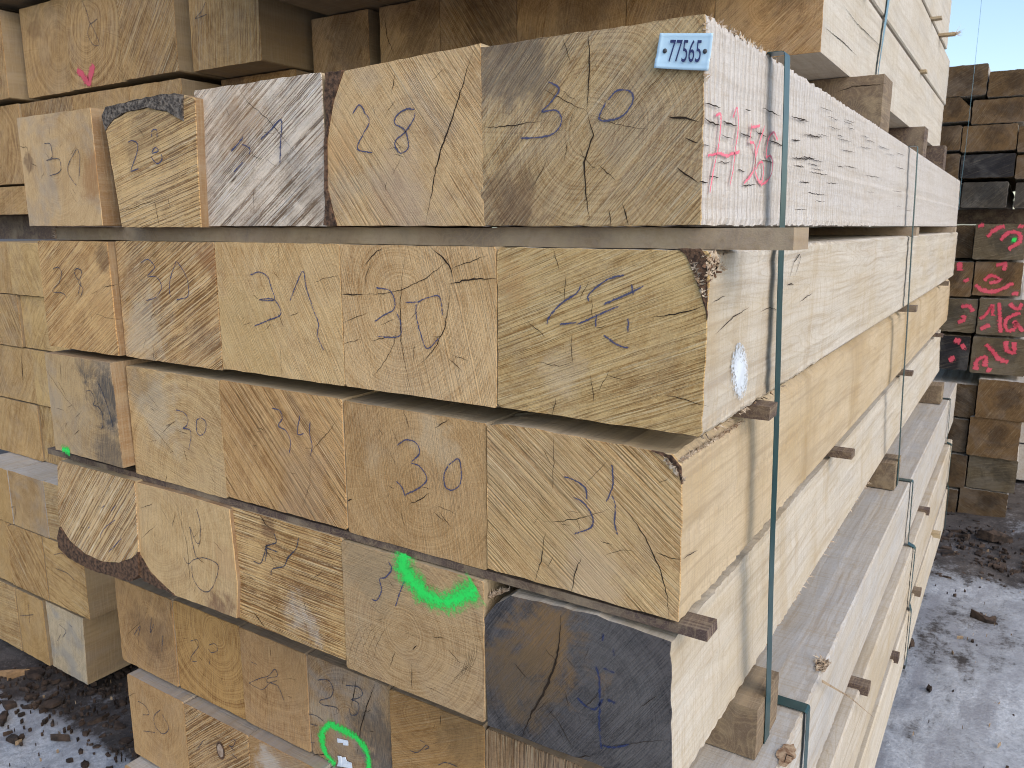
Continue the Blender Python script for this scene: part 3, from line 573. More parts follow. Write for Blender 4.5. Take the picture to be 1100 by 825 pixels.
b = beam('oak_beam', rect(-1.836, -1.482, -.612, -.335), 1.1, 4.7,
    E('end_third_b', -15, ColA=(.51, .39, .22), ColB=(.31, .21, .105), SawAmt=.25, SawFreq=90., RingC=(.03, 0, -.10), RingAmt=.55, Grey=.1, S1=(-.11, 0, .09), S1R=.06, S1Col=(.26, .17, .09), S1Amt=.6, S2=(-.07, 0, .03), S2R=.09, S2Col=(.55, .46, .33), S2Amt=.5),
    SM, 'blotchy oak beam with a small blue 30, right of the grey-stained one', group=GF, checks=9, cracks=[('W3', [(660, 465), (700, 420), (760, 370)], .0028), ('W3', [(690, 715), (698, 670)], .003), ('W3', [(560, 350), (620, 420), (720, 540), (770, 605)], .002), ('W3', [(805, 145), (808, 210)], .002)])
marks(b, 'crayon_numeral', 'W3', [[(745, 325), (790, 340), (812, 375), (805, 410), (785, 425), (820, 432), (828, 470), (815, 545)], [(880, 368), (907, 390), (905, 440), (880, 463), (860, 445), (858, 385), (880, 368)]], M_blue, .0068)
b = beam('oak_beam', rect(-1.480, -1.106, -.606, -.334), 1.1, 4.7,
    E('end_third_c', -47, ColA=(.50, .345, .175), ColB=(.28, .17, .075), SawAmt=.9, SawFreq=100., RingC=(.1, 0, -.1), RingAmt=.25, Grey=.06, S1=(.08, 0, -.09), S1R=.09, S1Col=(.42, .27, .15), S1Amt=.6, Pale=(.68, .51, .30)),
    SM, 'orange-brown oak beam with falling diagonal saw marks and a faint blue 34', group=GF, checks=9, cracks=[('W4', [(490, 180), (450, 235), (400, 290), (378, 330)], .003), ('W4', [(378, 330), (378, 440), (345, 540)], .002)])
marks(b, 'crayon_numeral', 'W4', [[(228, 140), (260, 150), (270, 180), (255, 210), (285, 230), (302, 270), (298, 320)], [(340, 165), (330, 240), (358, 240)], [(380, 190), (378, 240), (388, 290), (380, 330)]], M_blue, .0075)
b = beam('oak_beam', rect(-1.104, -.762, -.612, -.337), 1.103, 4.7,
    E('end_third_d', -82, ColA=(.46, .33, .18), ColB=(.29, .19, .09), SawAmt=.2, SawFreq=100., RingC=(.02, 0, .0), RingAmt=.4, Grey=.06, S1=(.06, 0, .10), S1R=.05, S1Col=(.62, .50, .33), S1Amt=.35, S2=(-.10, 0, .03), S2R=.035, S2Col=(.60, .46, .29), S2Amt=.3),
    SM, 'plain brown oak beam with a bold curly blue 30', group=GF, checks=9, cracks=[('W4', [(745, 145), (770, 225)], .003), ('W4', [(770, 520), (815, 500), (850, 475)], .004), ('W4', [(525, 505), (545, 500)], .008), ('W4', [(865, 550), (910, 590)], .0025), ('W4', [(870, 220), (925, 185)], .004)])
marks(b, 'crayon_numeral', 'W4', [[(720, 288), (760, 265), (800, 280), (810, 320), (778, 355), (810, 368), (840, 420), (800, 460), (755, 480)], [(715, 425), (740, 450), (755, 490)], [(925, 365), (962, 340), (975, 380), (970, 440), (940, 463), (912, 450), (908, 400), (925, 365)]], M_blue, .0075)
b = beam('oak_beam', O_('P', [(729, 669), (523, 611), (522, 457), (540, 455), (722, 488), (732, 500), (732, 580)], 1.1), 1.1, 4.85,
    E('end_third_e', -38, ColA=(.53, .41, .235), ColB=(.34, .225, .105), SawAmt=.75, SawFreq=75., RingC=(-.02, 0, .0), RingAmt=.18, Grey=.12, S1=(-.07, 0, 0), S1R=.12, S1Col=(.48, .32, .15), S1Amt=.4, S2=(.03, 0, -.11), S2R=.05, S2Col=(.58, .42, .26), S2Amt=.6, Pale=(.70, .58, .38)),
    ST, 'corner oak beam with blue 31, a curved split and a honey-yellow side', group=GF, checks=9, rough=.0012, fine=.9, edge=.0022,
    cracks=[('W5', [(290, 95), (292, 200), (285, 310)], .003), ('W5', [(262, 450), (245, 560), (220, 645)], .004), ('W5', [(258, 415), (330, 410), (400, 400), (500, 365)], .003), ('W5', [(515, 320), (590, 410), (640, 490), (685, 590), (712, 690), (718, 775)], .005), ('W5', [(672, 525), (720, 548), (760, 555)], .004), ('W5', [(480, 540), (540, 520), (600, 522)], .002), ('W5', [(395, 545), (370, 600), (358, 680)], .005), ('W5', [(400, 285), (500, 180)], .002), ('W5', [(675, 275), (720, 250)], .002)],
    sidecracks=[('W5', [(765, 550), (820, 520)], .003)],
    splint=[((-.43, 1.1, -.345), (-.398, 1.1, -.375), 50, .009, (.6, -.3, .4)), ((-.405, 1.1, -.345), (-.40, 1.38, -.345), 190, .009, (.6, 0, .5))])
prism('bark', O_('P', [(700, 484), (716, 492), (727, 505), (733, 520), (731.5, 501), (722, 489)], 1.0995), 1.0988, .004, M_bark, b, .006, .001)
marks(b, 'crayon_numeral', 'W5', [[(328, 245), (380, 265), (412, 295), (415, 335)], [(362, 322), (405, 345), (435, 395), (430, 435), (365, 460)], [(508, 200), (512, 270), (500, 310), (485, 345)], [(505, 310), (520, 350), (518, 420), (530, 465)]], M_blue, .009)

# --- fourth row
b = beam('oak_beam', O_('W6', [(408, 160), (60, 66), (50, 90), (52, 310), (65, 370), (110, 440), (180, 500), (260, 535), (340, 540), (395, 520), (428, 492)], 1.085)[::-1], 1.085, 4.6,
    E('end_fourth_a', 47, ColA=(.60, .46, .27), ColB=(.30, .185, .085), SawAmt=1.2, SawFreq=95., RingAmt=.05, Grey=.1, Pale=(.80, .69, .50)),
    SM, 'round-bottomed oak beam with thick brown bark and steep saw marks', group=GF, checks=9)
prism('bark', O_('W6', [(428, 492), (395, 520), (340, 540), (260, 535), (180, 500), (110, 440), (65, 370), (50, 420), (60, 470), (110, 520), (200, 570), (300, 600), (390, 628), (432, 600)], 1.085), 1.083, 4.5, M_bark, b, .01, .0015)
marks(b, 'crayon_numeral', 'W6', [[(322, 340), (280, 370), (258, 400), (250, 430)], [(352, 425), (320, 460), (290, 490)], [(258, 285), (275, 270)], [(325, 270), (300, 300)], [(195, 380), (205, 370)]], M_blue, .0075)
b = beam('oak_beam', O_('W6', [(410, 165), (428, 492), (480, 580), (540, 640), (600, 695), (760, 752), (885, 800), (888, 640), (850, 290), (640, 225)], 1.09), 1.09, 4.65,
    E('end_fourth_b', 80, ColA=(.55, .43, .255), ColB=(.38, .27, .14), SawAmt=.2, RingC=(-.1, 0, .02), RingAmt=.35, Grey=.08, S1=(.13, 0, -.13), S1R=.045, S1Col=(.16, .08, .05), S1Amt=.7, S2=(.155, 0, 0), S2R=.04, S2Col=(.54, .34, .17), S2Amt=.5),
    SO, 'smooth pale oak beam with a hook drawn above a grey circle', group=GF, checks=9,
    cracks=[('W6', [(595, 225), (620, 320), (655, 450), (670, 620), (668, 720)], .0025), ('W6', [(435, 285), (500, 265)], .0025), ('W6', [(440, 430), (515, 360)], .0025), ('W6', [(780, 440), (830, 500)], .002)])
prism('bark', O_('W6', [(434, 500), (480, 580), (540, 640), (600, 695), (560, 672), (470, 635), (436, 605)], 1.089), 1.0885, 4.5, M_bark, b, .01, .0015)
marks(b, 'crayon_numeral', 'W6', [[(700, 285), (718, 360), (715, 440), (700, 445), (668, 370)], [(668, 370), (685, 460), (700, 520)], [(640, 510), (660, 545), (690, 525), (740, 518), (800, 550), (790, 620), (760, 672), (720, 665), (685, 610), (678, 550)]], M_pencil, .0062)
b = beam('oak_beam', rect(-1.479, -1.124, -.905, -.629), 1.1, 4.7,
    E('end_fourth_c', -2, ColA=(.58, .43, .22), ColB=(.28, .165, .07), SawAmt=1.1, SawFreq=88., RingAmt=.08, Grey=.05, S1=(.04, 0, -.08), S1R=.05, S1Col=(.64, .56, .46), S1Amt=.6, S2=(-.05, 0, .11), S2R=.025, S2Col=(.12, .06, .04), S2Amt=.6, Pale=(.74, .60, .37)),
    SM, 'oak beam with wavy level saw ridges, in the middle of the fourth row down', group=GF, checks=9, cracks=[('W7', [(105, 385), (125, 410), (150, 445)], .006), ('W7', [(130, 45), (150, 75), (168, 92)], .006)])
marks(b, 'crayon_numeral', 'W7', [[(180, 105), (188, 140), (150, 155), (195, 175)], [(105, 205), (135, 212), (155, 150), (150, 210)], [(170, 260), (175, 235), (215, 225), (230, 195), (260, 160), (268, 120)]], M_pencil, .009)
b = beam('oak_beam', rect(-1.122, -.767, -.918, -.632), 1.098, 4.7,
    E('end_fourth_d', -3, ColA=(.43, .325, .195), ColB=(.28, .195, .105), SawAmt=.25, SawFreq=110., RingC=(-.02, 0, -.01), RingAmt=.65, Grey=.12, S1=(-.1, 0, .1), S1R=.10, S1Col=(.30, .225, .135), S1Amt=.6),
    SM, 'oak beam with a fluorescent green arc sprayed across its upper half', group=GF, checks=9,
    cracks=[('W7', [(668, 570), (668, 660)], .003), ('W7', [(672, 520), (685, 505)], .006), ('W7', [(700, 640), (800, 690)], .0015)] +
           [('W7', [(440 + k * 22, 600 - k * 3), (450 + k * 23, 520 - k * 4), (480 + k * 22, 450 + k * 2), (520 + k * 20, 415)], .0012) for k in range(5)] + [('W7', [(790 + k * 14, 660 - k * 6), (850 + k * 9, 590 - k * 8), (870 + k * 7, 520 - k * 10)], .0013) for k in range(6)])
marks(b, 'crayon_numeral', 'W7', [[(585, 205), (597, 235), (575, 265), (555, 270), (562, 310), (545, 345), (525, 340)], [(648, 265), (630, 310), (610, 370)]], M_blue, .009)
marks(b, 'green_arc', 'W7', [[(640, 175), (642, 235), (690, 300), (760, 345), (820, 345), (865, 322), (900, 300)]], M_spray, .074, off=.0016, label='fluorescent green sprayed arc')
b = beam('oak_beam', O_('P', [(722, 852), (523, 779), (519, 665), (532, 650), (548, 640), (640, 662), (720, 690)], 1.1), 1.1, 4.6,
    E('end_fourth_e', 55, ColA=(.088, .090, .104), ColB=(.016, .019, .028), SawAmt=.3, SawFreq=140., RingC=(.02, 0, -.01), RingAmt=.35, Grey=.12, S1=(-.06, 0, .06), S1R=.085, S1Col=(.22, .13, .055), S1Amt=.85, S2=(-.11, 0, -.02), S2R=.08, S2Col=(.15, .10, .055), S2Amt=.8, Pale=(.15, .16, .19)),
    SP, 'blue-black stained oak beam with a long split, at the corner of the fourth row down', group=GF, checks=9, rough=.0014, fine=.9, edge=.002,
    cracks=[('T', [(413, 165), (410, 260), (390, 370), (350, 480), (322, 530), (290, 580), (245, 690)], .010), ('T', [(325, 535), (400, 620), (470, 750), (480, 780)], .003), ('T', [(510, 570), (550, 530), (580, 490)], .003), ('T', [(760, 560), (830, 510)], .003), ('T', [(600, 735), (740, 715), (880, 700)], .002), ('T', [(210, 370), (270, 440)], .003), ('T', [(475, 780), (550, 770)], .004)],
    splint=[((-.765, 1.11, -.665), (-.73, 1.13, -.648), 60, .010, (0, .2, .6)), ((-.395, 1.6, -.906), (-.395, 3.0, -.906), 30, .018, (1, .4, -.4))])
marks(b, 'crayon_numeral', 'T', [[(565, 380), (580, 440), (582, 560), (580, 640), (590, 750)], [(480, 515), (515, 550), (560, 570), (600, 520)], [(590, 390), (640, 410), (655, 420)], [(610, 525), (655, 545)], [(590, 725), (640, 735), (715, 720)], [(640, 300), (645, 350)], [(600, 240), (590, 280)]], M_bluestrong, .011)

# ------------------------------------------------------------------ lower pack of the front stack
GL = 'narrower oak beams of the lower pack in the front stack'
u5 = [-2.208, -1.927, -1.638, -1.388, -1.118, -.853, -.578, -.300]
e5 = [E('end_low_a', 70, ColA=(.40, .27, .135), ColB=(.20, .115, .05), SawAmt=.3, RingC=(.02, 0, .05), RingAmt=.45, Grey=.1, S1=(.02, 0, .0), S1R=.10, S1Col=(.13, .07, .035), S1Amt=.5),
      E('end_low_b', 88, ColA=(.43, .285, .12), ColB=(.23, .13, .05), SawAmt=.3, SawFreq=160., RingC=(.04, 0, .09), RingAmt=.8, Grey=.0),
      E('end_low_c', 85, ColA=(.42, .29, .155), ColB=(.24, .145, .07), SawAmt=.2, RingC=(-.02, 0, .16), RingAmt=.4, Grey=.1, S1=(.07, 0, .06), S1R=.09, S1Col=(.33, .20, .09), S1Amt=.5),
      E('end_low_d', 80, ColA=(.33, .245, .15), ColB=(.17, .11, .06), SawAmt=.25, RingC=(.0, 0, .0), RingAmt=.6, Grey=.5, S1=(.10, 0, -.03), S1R=.09, S1Col=(.075, .07, .065), S1Amt=.7, S2=(-.11, 0, -.02), S2R=.05, S2Col=(.46, .40, .31), S2Amt=.4),
      E('end_low_e', 28, ColA=(.38, .25, .115), ColB=(.21, .125, .05), SawAmt=.4, RingC=(-.05, 0, .1), RingAmt=.4, Grey=.05, S1=(.06, 0, .10), S1R=.08, S1Col=(.17, .11, .055), S1Amt=.5),
      E('end_low_f', 88, ColA=(.34, .245, .155), ColB=(.16, .105, .06), SawAmt=1., SawFreq=110., RingAmt=.1, Grey=.2), E('end_low_g', 60, ColA=(.40, .30, .17), SawAmt=.4)]
l5 = ['brown oak beam with dark streaks and rounded scribbled marks, leftmost of the lower pack', 'golden oak beam with fine rippled rings and a faint 20',
      'oak beam with a pencilled star shape on its end', 'oak beam with a green sprayed ring round torn white label scraps, in the lower pack',
      'dull golden oak beam between the green-ringed end and the striped end in the lower pack', 'grey-brown oak beam with upright stripes directly under the blue-black beam',
      'outer oak beam with a wide grey weathered top and a knot, carrying the dark block']
B5 = []
for k in range(7):
    ol = rect(u5[k] + .001, u5[k + 1] - .001, -1.305, -1.03 + rnd.uniform(-.004, .001), .005)
    b = beam('oak_beam', ol, (1.222, 1.225, 1.222, 1.226, 1.222, 1.224, 1.232)[k], 4.78 if k == 6 else 4.2, e5[k], SIDE_grey if k == 6 else SIDE_plank, l5[k], group=GL, checks=6, edge=.0008, rough=.001, fine=.9 if k == 6 else .0,
             cracks={0: [('L', [(90, 310), (130, 270), (160, 240)], .003), ('L', [(270, 170), (270, 230)], .004)], 2: [('L', [(660, 340), (665, 390)], .004)],
                     3: [('K', [(285, 190), (275, 260), (262, 320)], .006), ('K', [(380, 205), (345, 300), (310, 420), (295, 510)], .006), ('K', [(225, 160), (222, 210)], .003), ('K', [(60, 555), (160, 550)], .005)],
                     4: [('K', [(705, 355), (700, 410)], .004)]}.get(k, ()))
    B5.append(b)
marks(B5[0], 'crayon_numeral', 'L', [[(125, 300), (150, 265), (140, 310)], [(195, 230), (190, 290), (205, 255)], [(240, 300), (235, 370)]], M_pencil, .007)
marks(B5[1], 'crayon_numeral', 'L', [[(345, 325), (375, 320), (380, 345), (355, 380), (350, 402), (375, 405)], [(420, 340), (445, 335), (455, 360), (430, 370), (418, 352)], [(420, 390), (425, 420)]], M_pencil, .006)
marks(B5[2], 'crayon_star', 'L', [[(578, 490), (625, 470), (655, 462), (680, 435), (690, 462), (655, 470), (650, 485), (690, 500), (710, 540), (715, 560)], [(578, 490), (630, 515), (660, 490), (690, 480)], [(585, 405), (612, 418)]], M_pencil, .0055)
marks(B5[3], 'crayon_numeral', 'K', [[(95, 185), (150, 185), (175, 230), (160, 270), (110, 285), (120, 305), (190, 320), (205, 345)], [(235, 210), (300, 220), (320, 255), (295, 275), (265, 280), (300, 300), (295, 350), (262, 355), (255, 320)]], M_pencil, .007)
marks(B5[3], 'pencil_scribble', 'K', [[(40, 350), (90, 360), (130, 390)], [(60, 400), (100, 410)], [(50, 490), (90, 495)]], M_pencil, .006)
marks(B5[3], 'green_ring', 'K', [[(190, 600), (150, 560), (125, 500), (125, 440), (160, 405), (210, 425), (260, 450), (310, 490), (345, 550), (350, 625), (330, 680), (260, 690), (190, 640)]], M_spray, .036, off=.0016, label='fluorescent green sprayed ring')
def scrap(parent, pan, pts):
    O = Vector(parent.location) - Vector((0, 0, EYE)); v = parent['_v']; bm = bmesh.new()
    f_ = [bm.verts.new(on_v(*px(pan, q), v) - O + Vector((0, -.0022 - rnd.uniform(0, .002), 0))) for q in pts]; k_ = [bm.verts.new(x.co + Vector((0, .0012, 0))) for x in f_]
    bm.faces.new(f_); bm.faces.new(list(reversed(k_))); n = len(f_)
    for i in range(n): j = (i + 1) % n; bm.faces.new((f_[i], k_[i], k_[j], f_[j]))
    bmesh.ops.recalc_face_normals(bm, faces=bm.faces); link('label_scrap', bm, M_paper, (0, 0, 0), parent)
scrap(B5[3], 'K', [(196, 470), (250, 482), (252, 505), (228, 503), (226, 492), (200, 490)])
scrap(B5[3], 'K', [(200, 555), (215, 556), (222, 565), (236, 562), (245, 580), (268, 592), (272, 618), (222, 608), (195, 607), (205, 585)])
marks(B5[4], 'crayon_numeral', 'K', [[(550, 530), (590, 540), (635, 505), (648, 515), (620, 530)], [(690, 605), (730, 590), (790, 612)], [(600, 480), (630, 495)]], M_pencil, .006)
def knot(parent, name, p, r, mat, torn=False):
    O = Vector(parent.location) - Vector((0, 0, EYE)); bm = bmesh.new(); n = 22
    C0 = Vector(p) - O; c = bm.verts.new(C0 + Vector((0, 0, .0012))); ring = []
    for i in range(n):
        a = 2 * math.pi * i / n; k = r * rnd.uniform(.72, 1.2); ring.append(bm.verts.new(C0 + Vector((.62 * k * math.cos(a), 1.25 * k * math.sin(a), .0006))))
    for i in range(n): bm.faces.new((c, ring[i], ring[(i + 1) % n]))
    if torn:
        for i in range(46):
            a = rnd.uniform(0, 6.28); k = r * rnd.uniform(.3, 1.25); q = C0 + Vector((.6 * k * math.cos(a), 1.3 * k * math.sin(a), .001)); d = Vector((rnd.gauss(0, .3), rnd.gauss(0, 1), abs(rnd.gauss(0, .35)))).normalized(); l = rnd.uniform(.005, .022); w = rnd.uniform(.001, .003)
            f_ = bm.faces.new((bm.verts.new(q + Vector((w, 0, 0))), bm.verts.new(q - Vector((w, 0, 0))), bm.verts.new(q + d * l))); f_.material_index = 1
            f_ = bm.faces.new((bm.verts.new(q + Vector((0, 0, w))), bm.verts.new(q - Vector((0, w, 0))), bm.verts.new(q + d * l))); f_.material_index = 1
    else:
        for i in range(3):
            a = rnd.uniform(0, 6.28); pp = [C0 + Vector((.55 * r * t_ * math.cos(a), 1.1 * r * t_ * math.sin(a), .0016)) for t_ in (-.2, .2, .5, .9)]; sliver(bm, pp, .0016, Vector((0, 0, 1)), 2)
    bmesh.ops.recalc_face_normals(bm, faces=bm.faces)
    return link(name, bm, [mat, M_fluff, M_crack], (0, 0, 0), parent)
M_knot = simple('knot_wood', (.46, .33, .21), .85, scale=80, col2=(.20, .11, .06))
M_torn = simple('torn_knot', (.40, .30, .20), .9, scale=120, col2=(.05, .03, .02))
q = on_z(845, 811, -1.03); knot(B5[6], 'knot', (q.x, q.y, -1.0305), .030, M_knot)
q = on_z(883, 714, -1.03); knot(B5[6], 'torn_knot', (q.x, q.y, -1.0305), .026, M_torn, True)

u6 = [-2.139, -1.865, -1.59, -1.32, -1.05, -.80, -.54, -.268]
l6 = ['pale oak beam with grey chalky top and pencilled 20, low at the left', 'low oak beam with diagonal saw marks and a small round knot beside pencilled loops', 'oak beam with a smeared white patch at the bottom edge of the photograph']
e6 = [E('end_low_h', 75, ColA=(.44, .31, .165), ColB=(.27, .17, .08), SawAmt=.2, RingC=(0, 0, .05), RingAmt=.35, Grey=.1),
      E('end_low_i', 38, ColA=(.52, .37, .20), ColB=(.25, .145, .06), SawAmt=1.1, SawFreq=100., Grey=.1), E('end_low_j', 30, ColA=(.38, .26, .135), SawAmt=.4, Grey=.3, S1=(-.06, 0, .08), S1R=.05, S1Col=(.55, .50, .44), S1Amt=.7)]
B6 = []
for k in range(7):
    out = k == 6
    b = beam('oak_beam', rect(u6[k] + .001, u6[k + 1] - .001, -1.58, -1.312 + rnd.uniform(-.003, .001), .005), 1.19 + rnd.uniform(-.004, .004), 4.35 if out else 4.2, e6[min(k, 2)], SIDE_cream if out else SIDE_topgrey,
             l6[k] if k < 3 else ('cream-sided outer oak beam, its pale ledge sticking out under the grey-topped one' if out else 'oak beam inside the second row of the lower pack, hidden from view'), group=GL,
             cracks={0: [('L', [(95, 545), (130, 530)], .003)]}.get(k, ()))
    B6.append(b)
marks(B6[0], 'crayon_numeral', 'L', [[(140, 560), (170, 580), (185, 612), (160, 615)], [(160, 678), (210, 685)], [(230, 595), (205, 620), (210, 660), (240, 690), (262, 665), (235, 610)]], M_pencil, .006)
marks(B6[1], 'crayon_numeral', 'L', [[(505, 715), (525, 715), (515, 740), (500, 735), (525, 760)], [(510, 770), (535, 790)], [(375, 750), (400, 715)]], M_pencil, .006)
O = Vector(B6[1].location) - Vector((0, 0, EYE)); q = on_v(*px('L', (467, 755)), B6[1]['_v']) - O
bm = bmesh.new(); bmesh.ops.create_circle(bm, cap_ends=True, segments=16, radius=.016)
for w_ in bm.verts: w_.co = Vector((w_.co.x * .8, 0, w_.co.y * 1.25))
ko = link('knot', bm, simple('knot_heart', (.46, .36, .27), .8, scale=60, col2=(.30, .2, .14)), (q.x, -.0022, q.z), B6[1])
bm = bmesh.new()
for i in range(16):
    a0, a1 = 2 * math.pi * i / 16, 2 * math.pi * (i + 1) / 16
    vs_ = [bm.verts.new((r_ * .8 * math.cos(a_), .0006, r_ * 1.25 * math.sin(a_))) for r_, a_ in ((.015, a0), (.022, a0), (.022, a1), (.015, a1))]; bm.faces.new(vs_)
link('knot_rim', bm, M_bark, (0, 0, 0), ko)
u7 = [-2.13, -1.86, -1.585, -1.31, -1.04, -.78, -.52, -.255]
for k in range(7):
    out = k == 6
    beam('oak_beam', rect(u7[k] + .001, u7[k + 1] - .001, -1.858, -1.592, .005), 1.15 + (0 if k == 0 else .03), 4.25, e6[0], SIDE_pale if out else SIDE_grey,
         'lowest oak beam of the front stack, only its pale upper left corner showing' if k == 0 else 'lowest pale oak beam along the front stack, just above the frosty lane' if out else 'oak beam inside the bottom row of the lower pack, hidden from view', group=GL)
GB = 'ground bearers under the front stack'
for v in (1.5, 3.3, 5.0):
    beam('ground_bearer', [(-v_, -z_) for v_, z_ in ((2.2, 1.985), (.285, 1.985), (.285, 1.859), (2.2, 1.859))], v, .13, SIDE_block, SIDE_block, 'dark timber bearer lying on the ground under the front stack', 'bearer', GB)

# ------------------------------------------------------------------ stickers, spacers and blocks
GS = 'dark sticks between the rows of the front stack'
def stick(u0, u1, z0, z1, v, w, mat, label, name='spacer_stick', group=GS, cat='stick', **k):
    return beam(name, [(u0, z0), (u1, z0), (u1, z1), (u0, z1)], v, w, mat, mat, label, cat, group, step=.05, rough=.0009, **k)
stick(-2.14, -.2685, -.0325, -.0015, 1.128, .085, SIDE_plank, 'long grey-brown plank sticking out at both ends under the top row of beams', 'spacer_plank', None, 'plank', splint=[((-2.14, 1.13, -.03), (-2.14, 1.13, -.002), 30, .014, (-1, -.3, 0))])
for v, l in ((3.35, 'far plank under the top row, its end showing by the second green strap'), (5.2, 'farthest plank under the top row, near the back end of the front stack')): stick(-2.24, -.355, -.0325, -.0015, v, .09, SIDE_plank, l, 'spacer_plank', None, 'plank')
for v, u, l in ((1.375, -.348, 'short dark stick end under the pale corner beam, just left of the green strap'), (3.5, -.345, 'dark stick end poking out beyond the second strap under the second row'), (5.2, -.36, 'farthest dark stick under the second row, at the back end of the stack')):
    stick(-2.17, u, -.3335, -.3085, v, .05, SIDE_darkstick, l)
for v, u, l in ((1.106, -.353, 'dark purplish spacer board running along under the third row and poking out at the corner'), (2.28, -.348, 'small dark stick end under the honey-yellow side, right of the green strap'), (3.75, -.36, 'dark stick end under the honey-yellow side, behind the second strap'), (5.2, -.36, 'farthest dark stick under the honey-yellow side, at the back end of the stack')):
    stick(-2.27 if v < 2 else -2.2, u, -.633 if v > 2 else -.629, -.6135, v, .05, SIDE_darkstick, l)
for v, w, u, l in ((1.42, .16, -.345, 'brown timber block between the blue-black beam and the grey lower pack, behind the green strap'), (3.345, .15, -.345, 'dark timber block under the far end of the upper pack, at the second strap'), (5.2, .15, -.335, 'grey-black block at the back end of the stack, above the grey beam top')):
    stick(-2.2, u, -1.0285, -.9205, v, w, SIDE_block, l, 'spacer_block', 'timber blocks between the packs of the front stack', 'block')
for v, z, u, l in ((2.28, -1.3085, -.25, 'reddish-brown stick end on the side of the lower pack, near the torn knot'), (4.0, -1.3085, -.255, 'brown stick end high on the far part of the lower pack side'), (3.7, -1.588, -.235, 'brown stick end halfway down the far lower pack side'), (3.05, -1.588, -.243, 'dark little stick end low on the lower pack side above the frosty ground'), (4.5, -1.588, -.225, 'pale stick end poking out furthest back beside the dark soil')):
    stick(-2.1, u, z - .003 if z > -1.5 else z - .003, z - .001 + (.0 if z < -1.5 else 0), v, .04, SIDE_darkstick, l) if False else None
    bmz = z
    b = beam('spacer_stick', [(u - .06, z - .016), (u, z - .016), (u, z + .012), (u - .06, z + .012)], v, .045, SIDE_darkstick if v < 4.2 else SIDE_mid, SIDE_darkstick if v < 4.2 else SIDE_mid, l, 'stick', 'stick ends on the side of the lower pack', step=.05)

# ------------------------------------------------------------------ straps
def band(name, path, w, nrm_axis, mat, label, group, thick=.0011, cat='strap'):
    """steel-like packing band following path (u,v,z); wide along v"""
    bm = bmesh.new(); pts = [Vector(p) for p in path]; n = len(pts); rows = []
    for i, p in enumerate(pts):
        d = ((pts[i + 1] - p).normalized() if i < n - 1 else Vector()) + ((p - pts[i - 1]).normalized() if i else Vector())
        d.normalize(); s = Vector((0, 1, 0)); s = (s - d * s.dot(d)).normalized(); nn = s.cross(d).normalized() * thick
        rows.append([bm.verts.new(p + s * a * w / 2 + nn * c_) for a, c_ in ((-1, 0), (1, 0), (1, 1), (-1, 1))])
    for a, b_ in zip(rows, rows[1:]):
        for i in range(4): j = (i + 1) % 4; bm.faces.new((a[i], a[j], b_[j], b_[i]))
    bm.faces.new(rows[0]); bm.faces.new(list(reversed(rows[-1])))
    bmesh.ops.recalc_face_normals(bm, faces=bm.faces)
    o = link(name, bm, mat, (0, pts[0].y, EYE + pts[0].z)); 
    for w_ in o.data.vertices: w_.co -= Vector((0, pts[0].y, pts[0].z))
    return tag(o, label, cat, group)
GT = 'packing straps round the timber packs'
def loop_strap(vt, vb, ztop, zbot, ur, ub, ul, label, mat=M_strap, w=.034, r=.006):
    P_ = [(ul, vt, ztop), (ur - r, vt, ztop), (ur - r * .3, vt, ztop - r * .3), (ur, vt, ztop - r)]
    for k in range(1, 13): q = k / 12; P_.append((ur + (ub - ur) * q + .0006 * math.sin(k * 1.3), vt + (vb - vt) * q, ztop + (zbot - ztop) * q))
    P_ += [(ub - r, vb, zbot - .0012), (ub - .2, vb, zbot - .0012)]
    return band('packing_strap', P_, w, None, mat, label, GT)
loop_strap(1.412, 1.495, .2825, -1.0265, -.366, -.3415, -2.235, 'dark green packing strap round the upper pack, the nearest one, crossing the ribbed white side')
loop_strap(3.25, 3.42, .2825, -1.0265, -.366, -.3415, -2.235, 'thin dark green packing strap farther along the upper pack of the front stack')
def low_strap(v, label, w=.034):
    P_ = [(-.50, v, -1.0275), (-.312, v, -1.0275), (-.299, v, -1.0275), (-.2955, v, -1.0295), (-.294, v, -1.034), (-.293, v, -1.08), (-.289, v + .003, -1.30), (-.2665, v + .003, -1.3095), (-.2605, v + .003, -1.318), (-.2595, v + .004, -1.57), (-.2505, v + .004, -1.60), (-.2495, v + .004, -1.85), (-.252, v + .004, -1.8605), (-.6, v + .004, -1.8605)]
    return band('packing_strap', P_, w, None, M_strap, label, GT)
low_strap(1.652, 'dark green strap bent over the near edge of the grey-topped beam')
low_strap(3.52, 'long thin dark strap down the side of the lower pack, near its middle')
low_strap(5.4, 'short far strap over the back end of the lower pack')

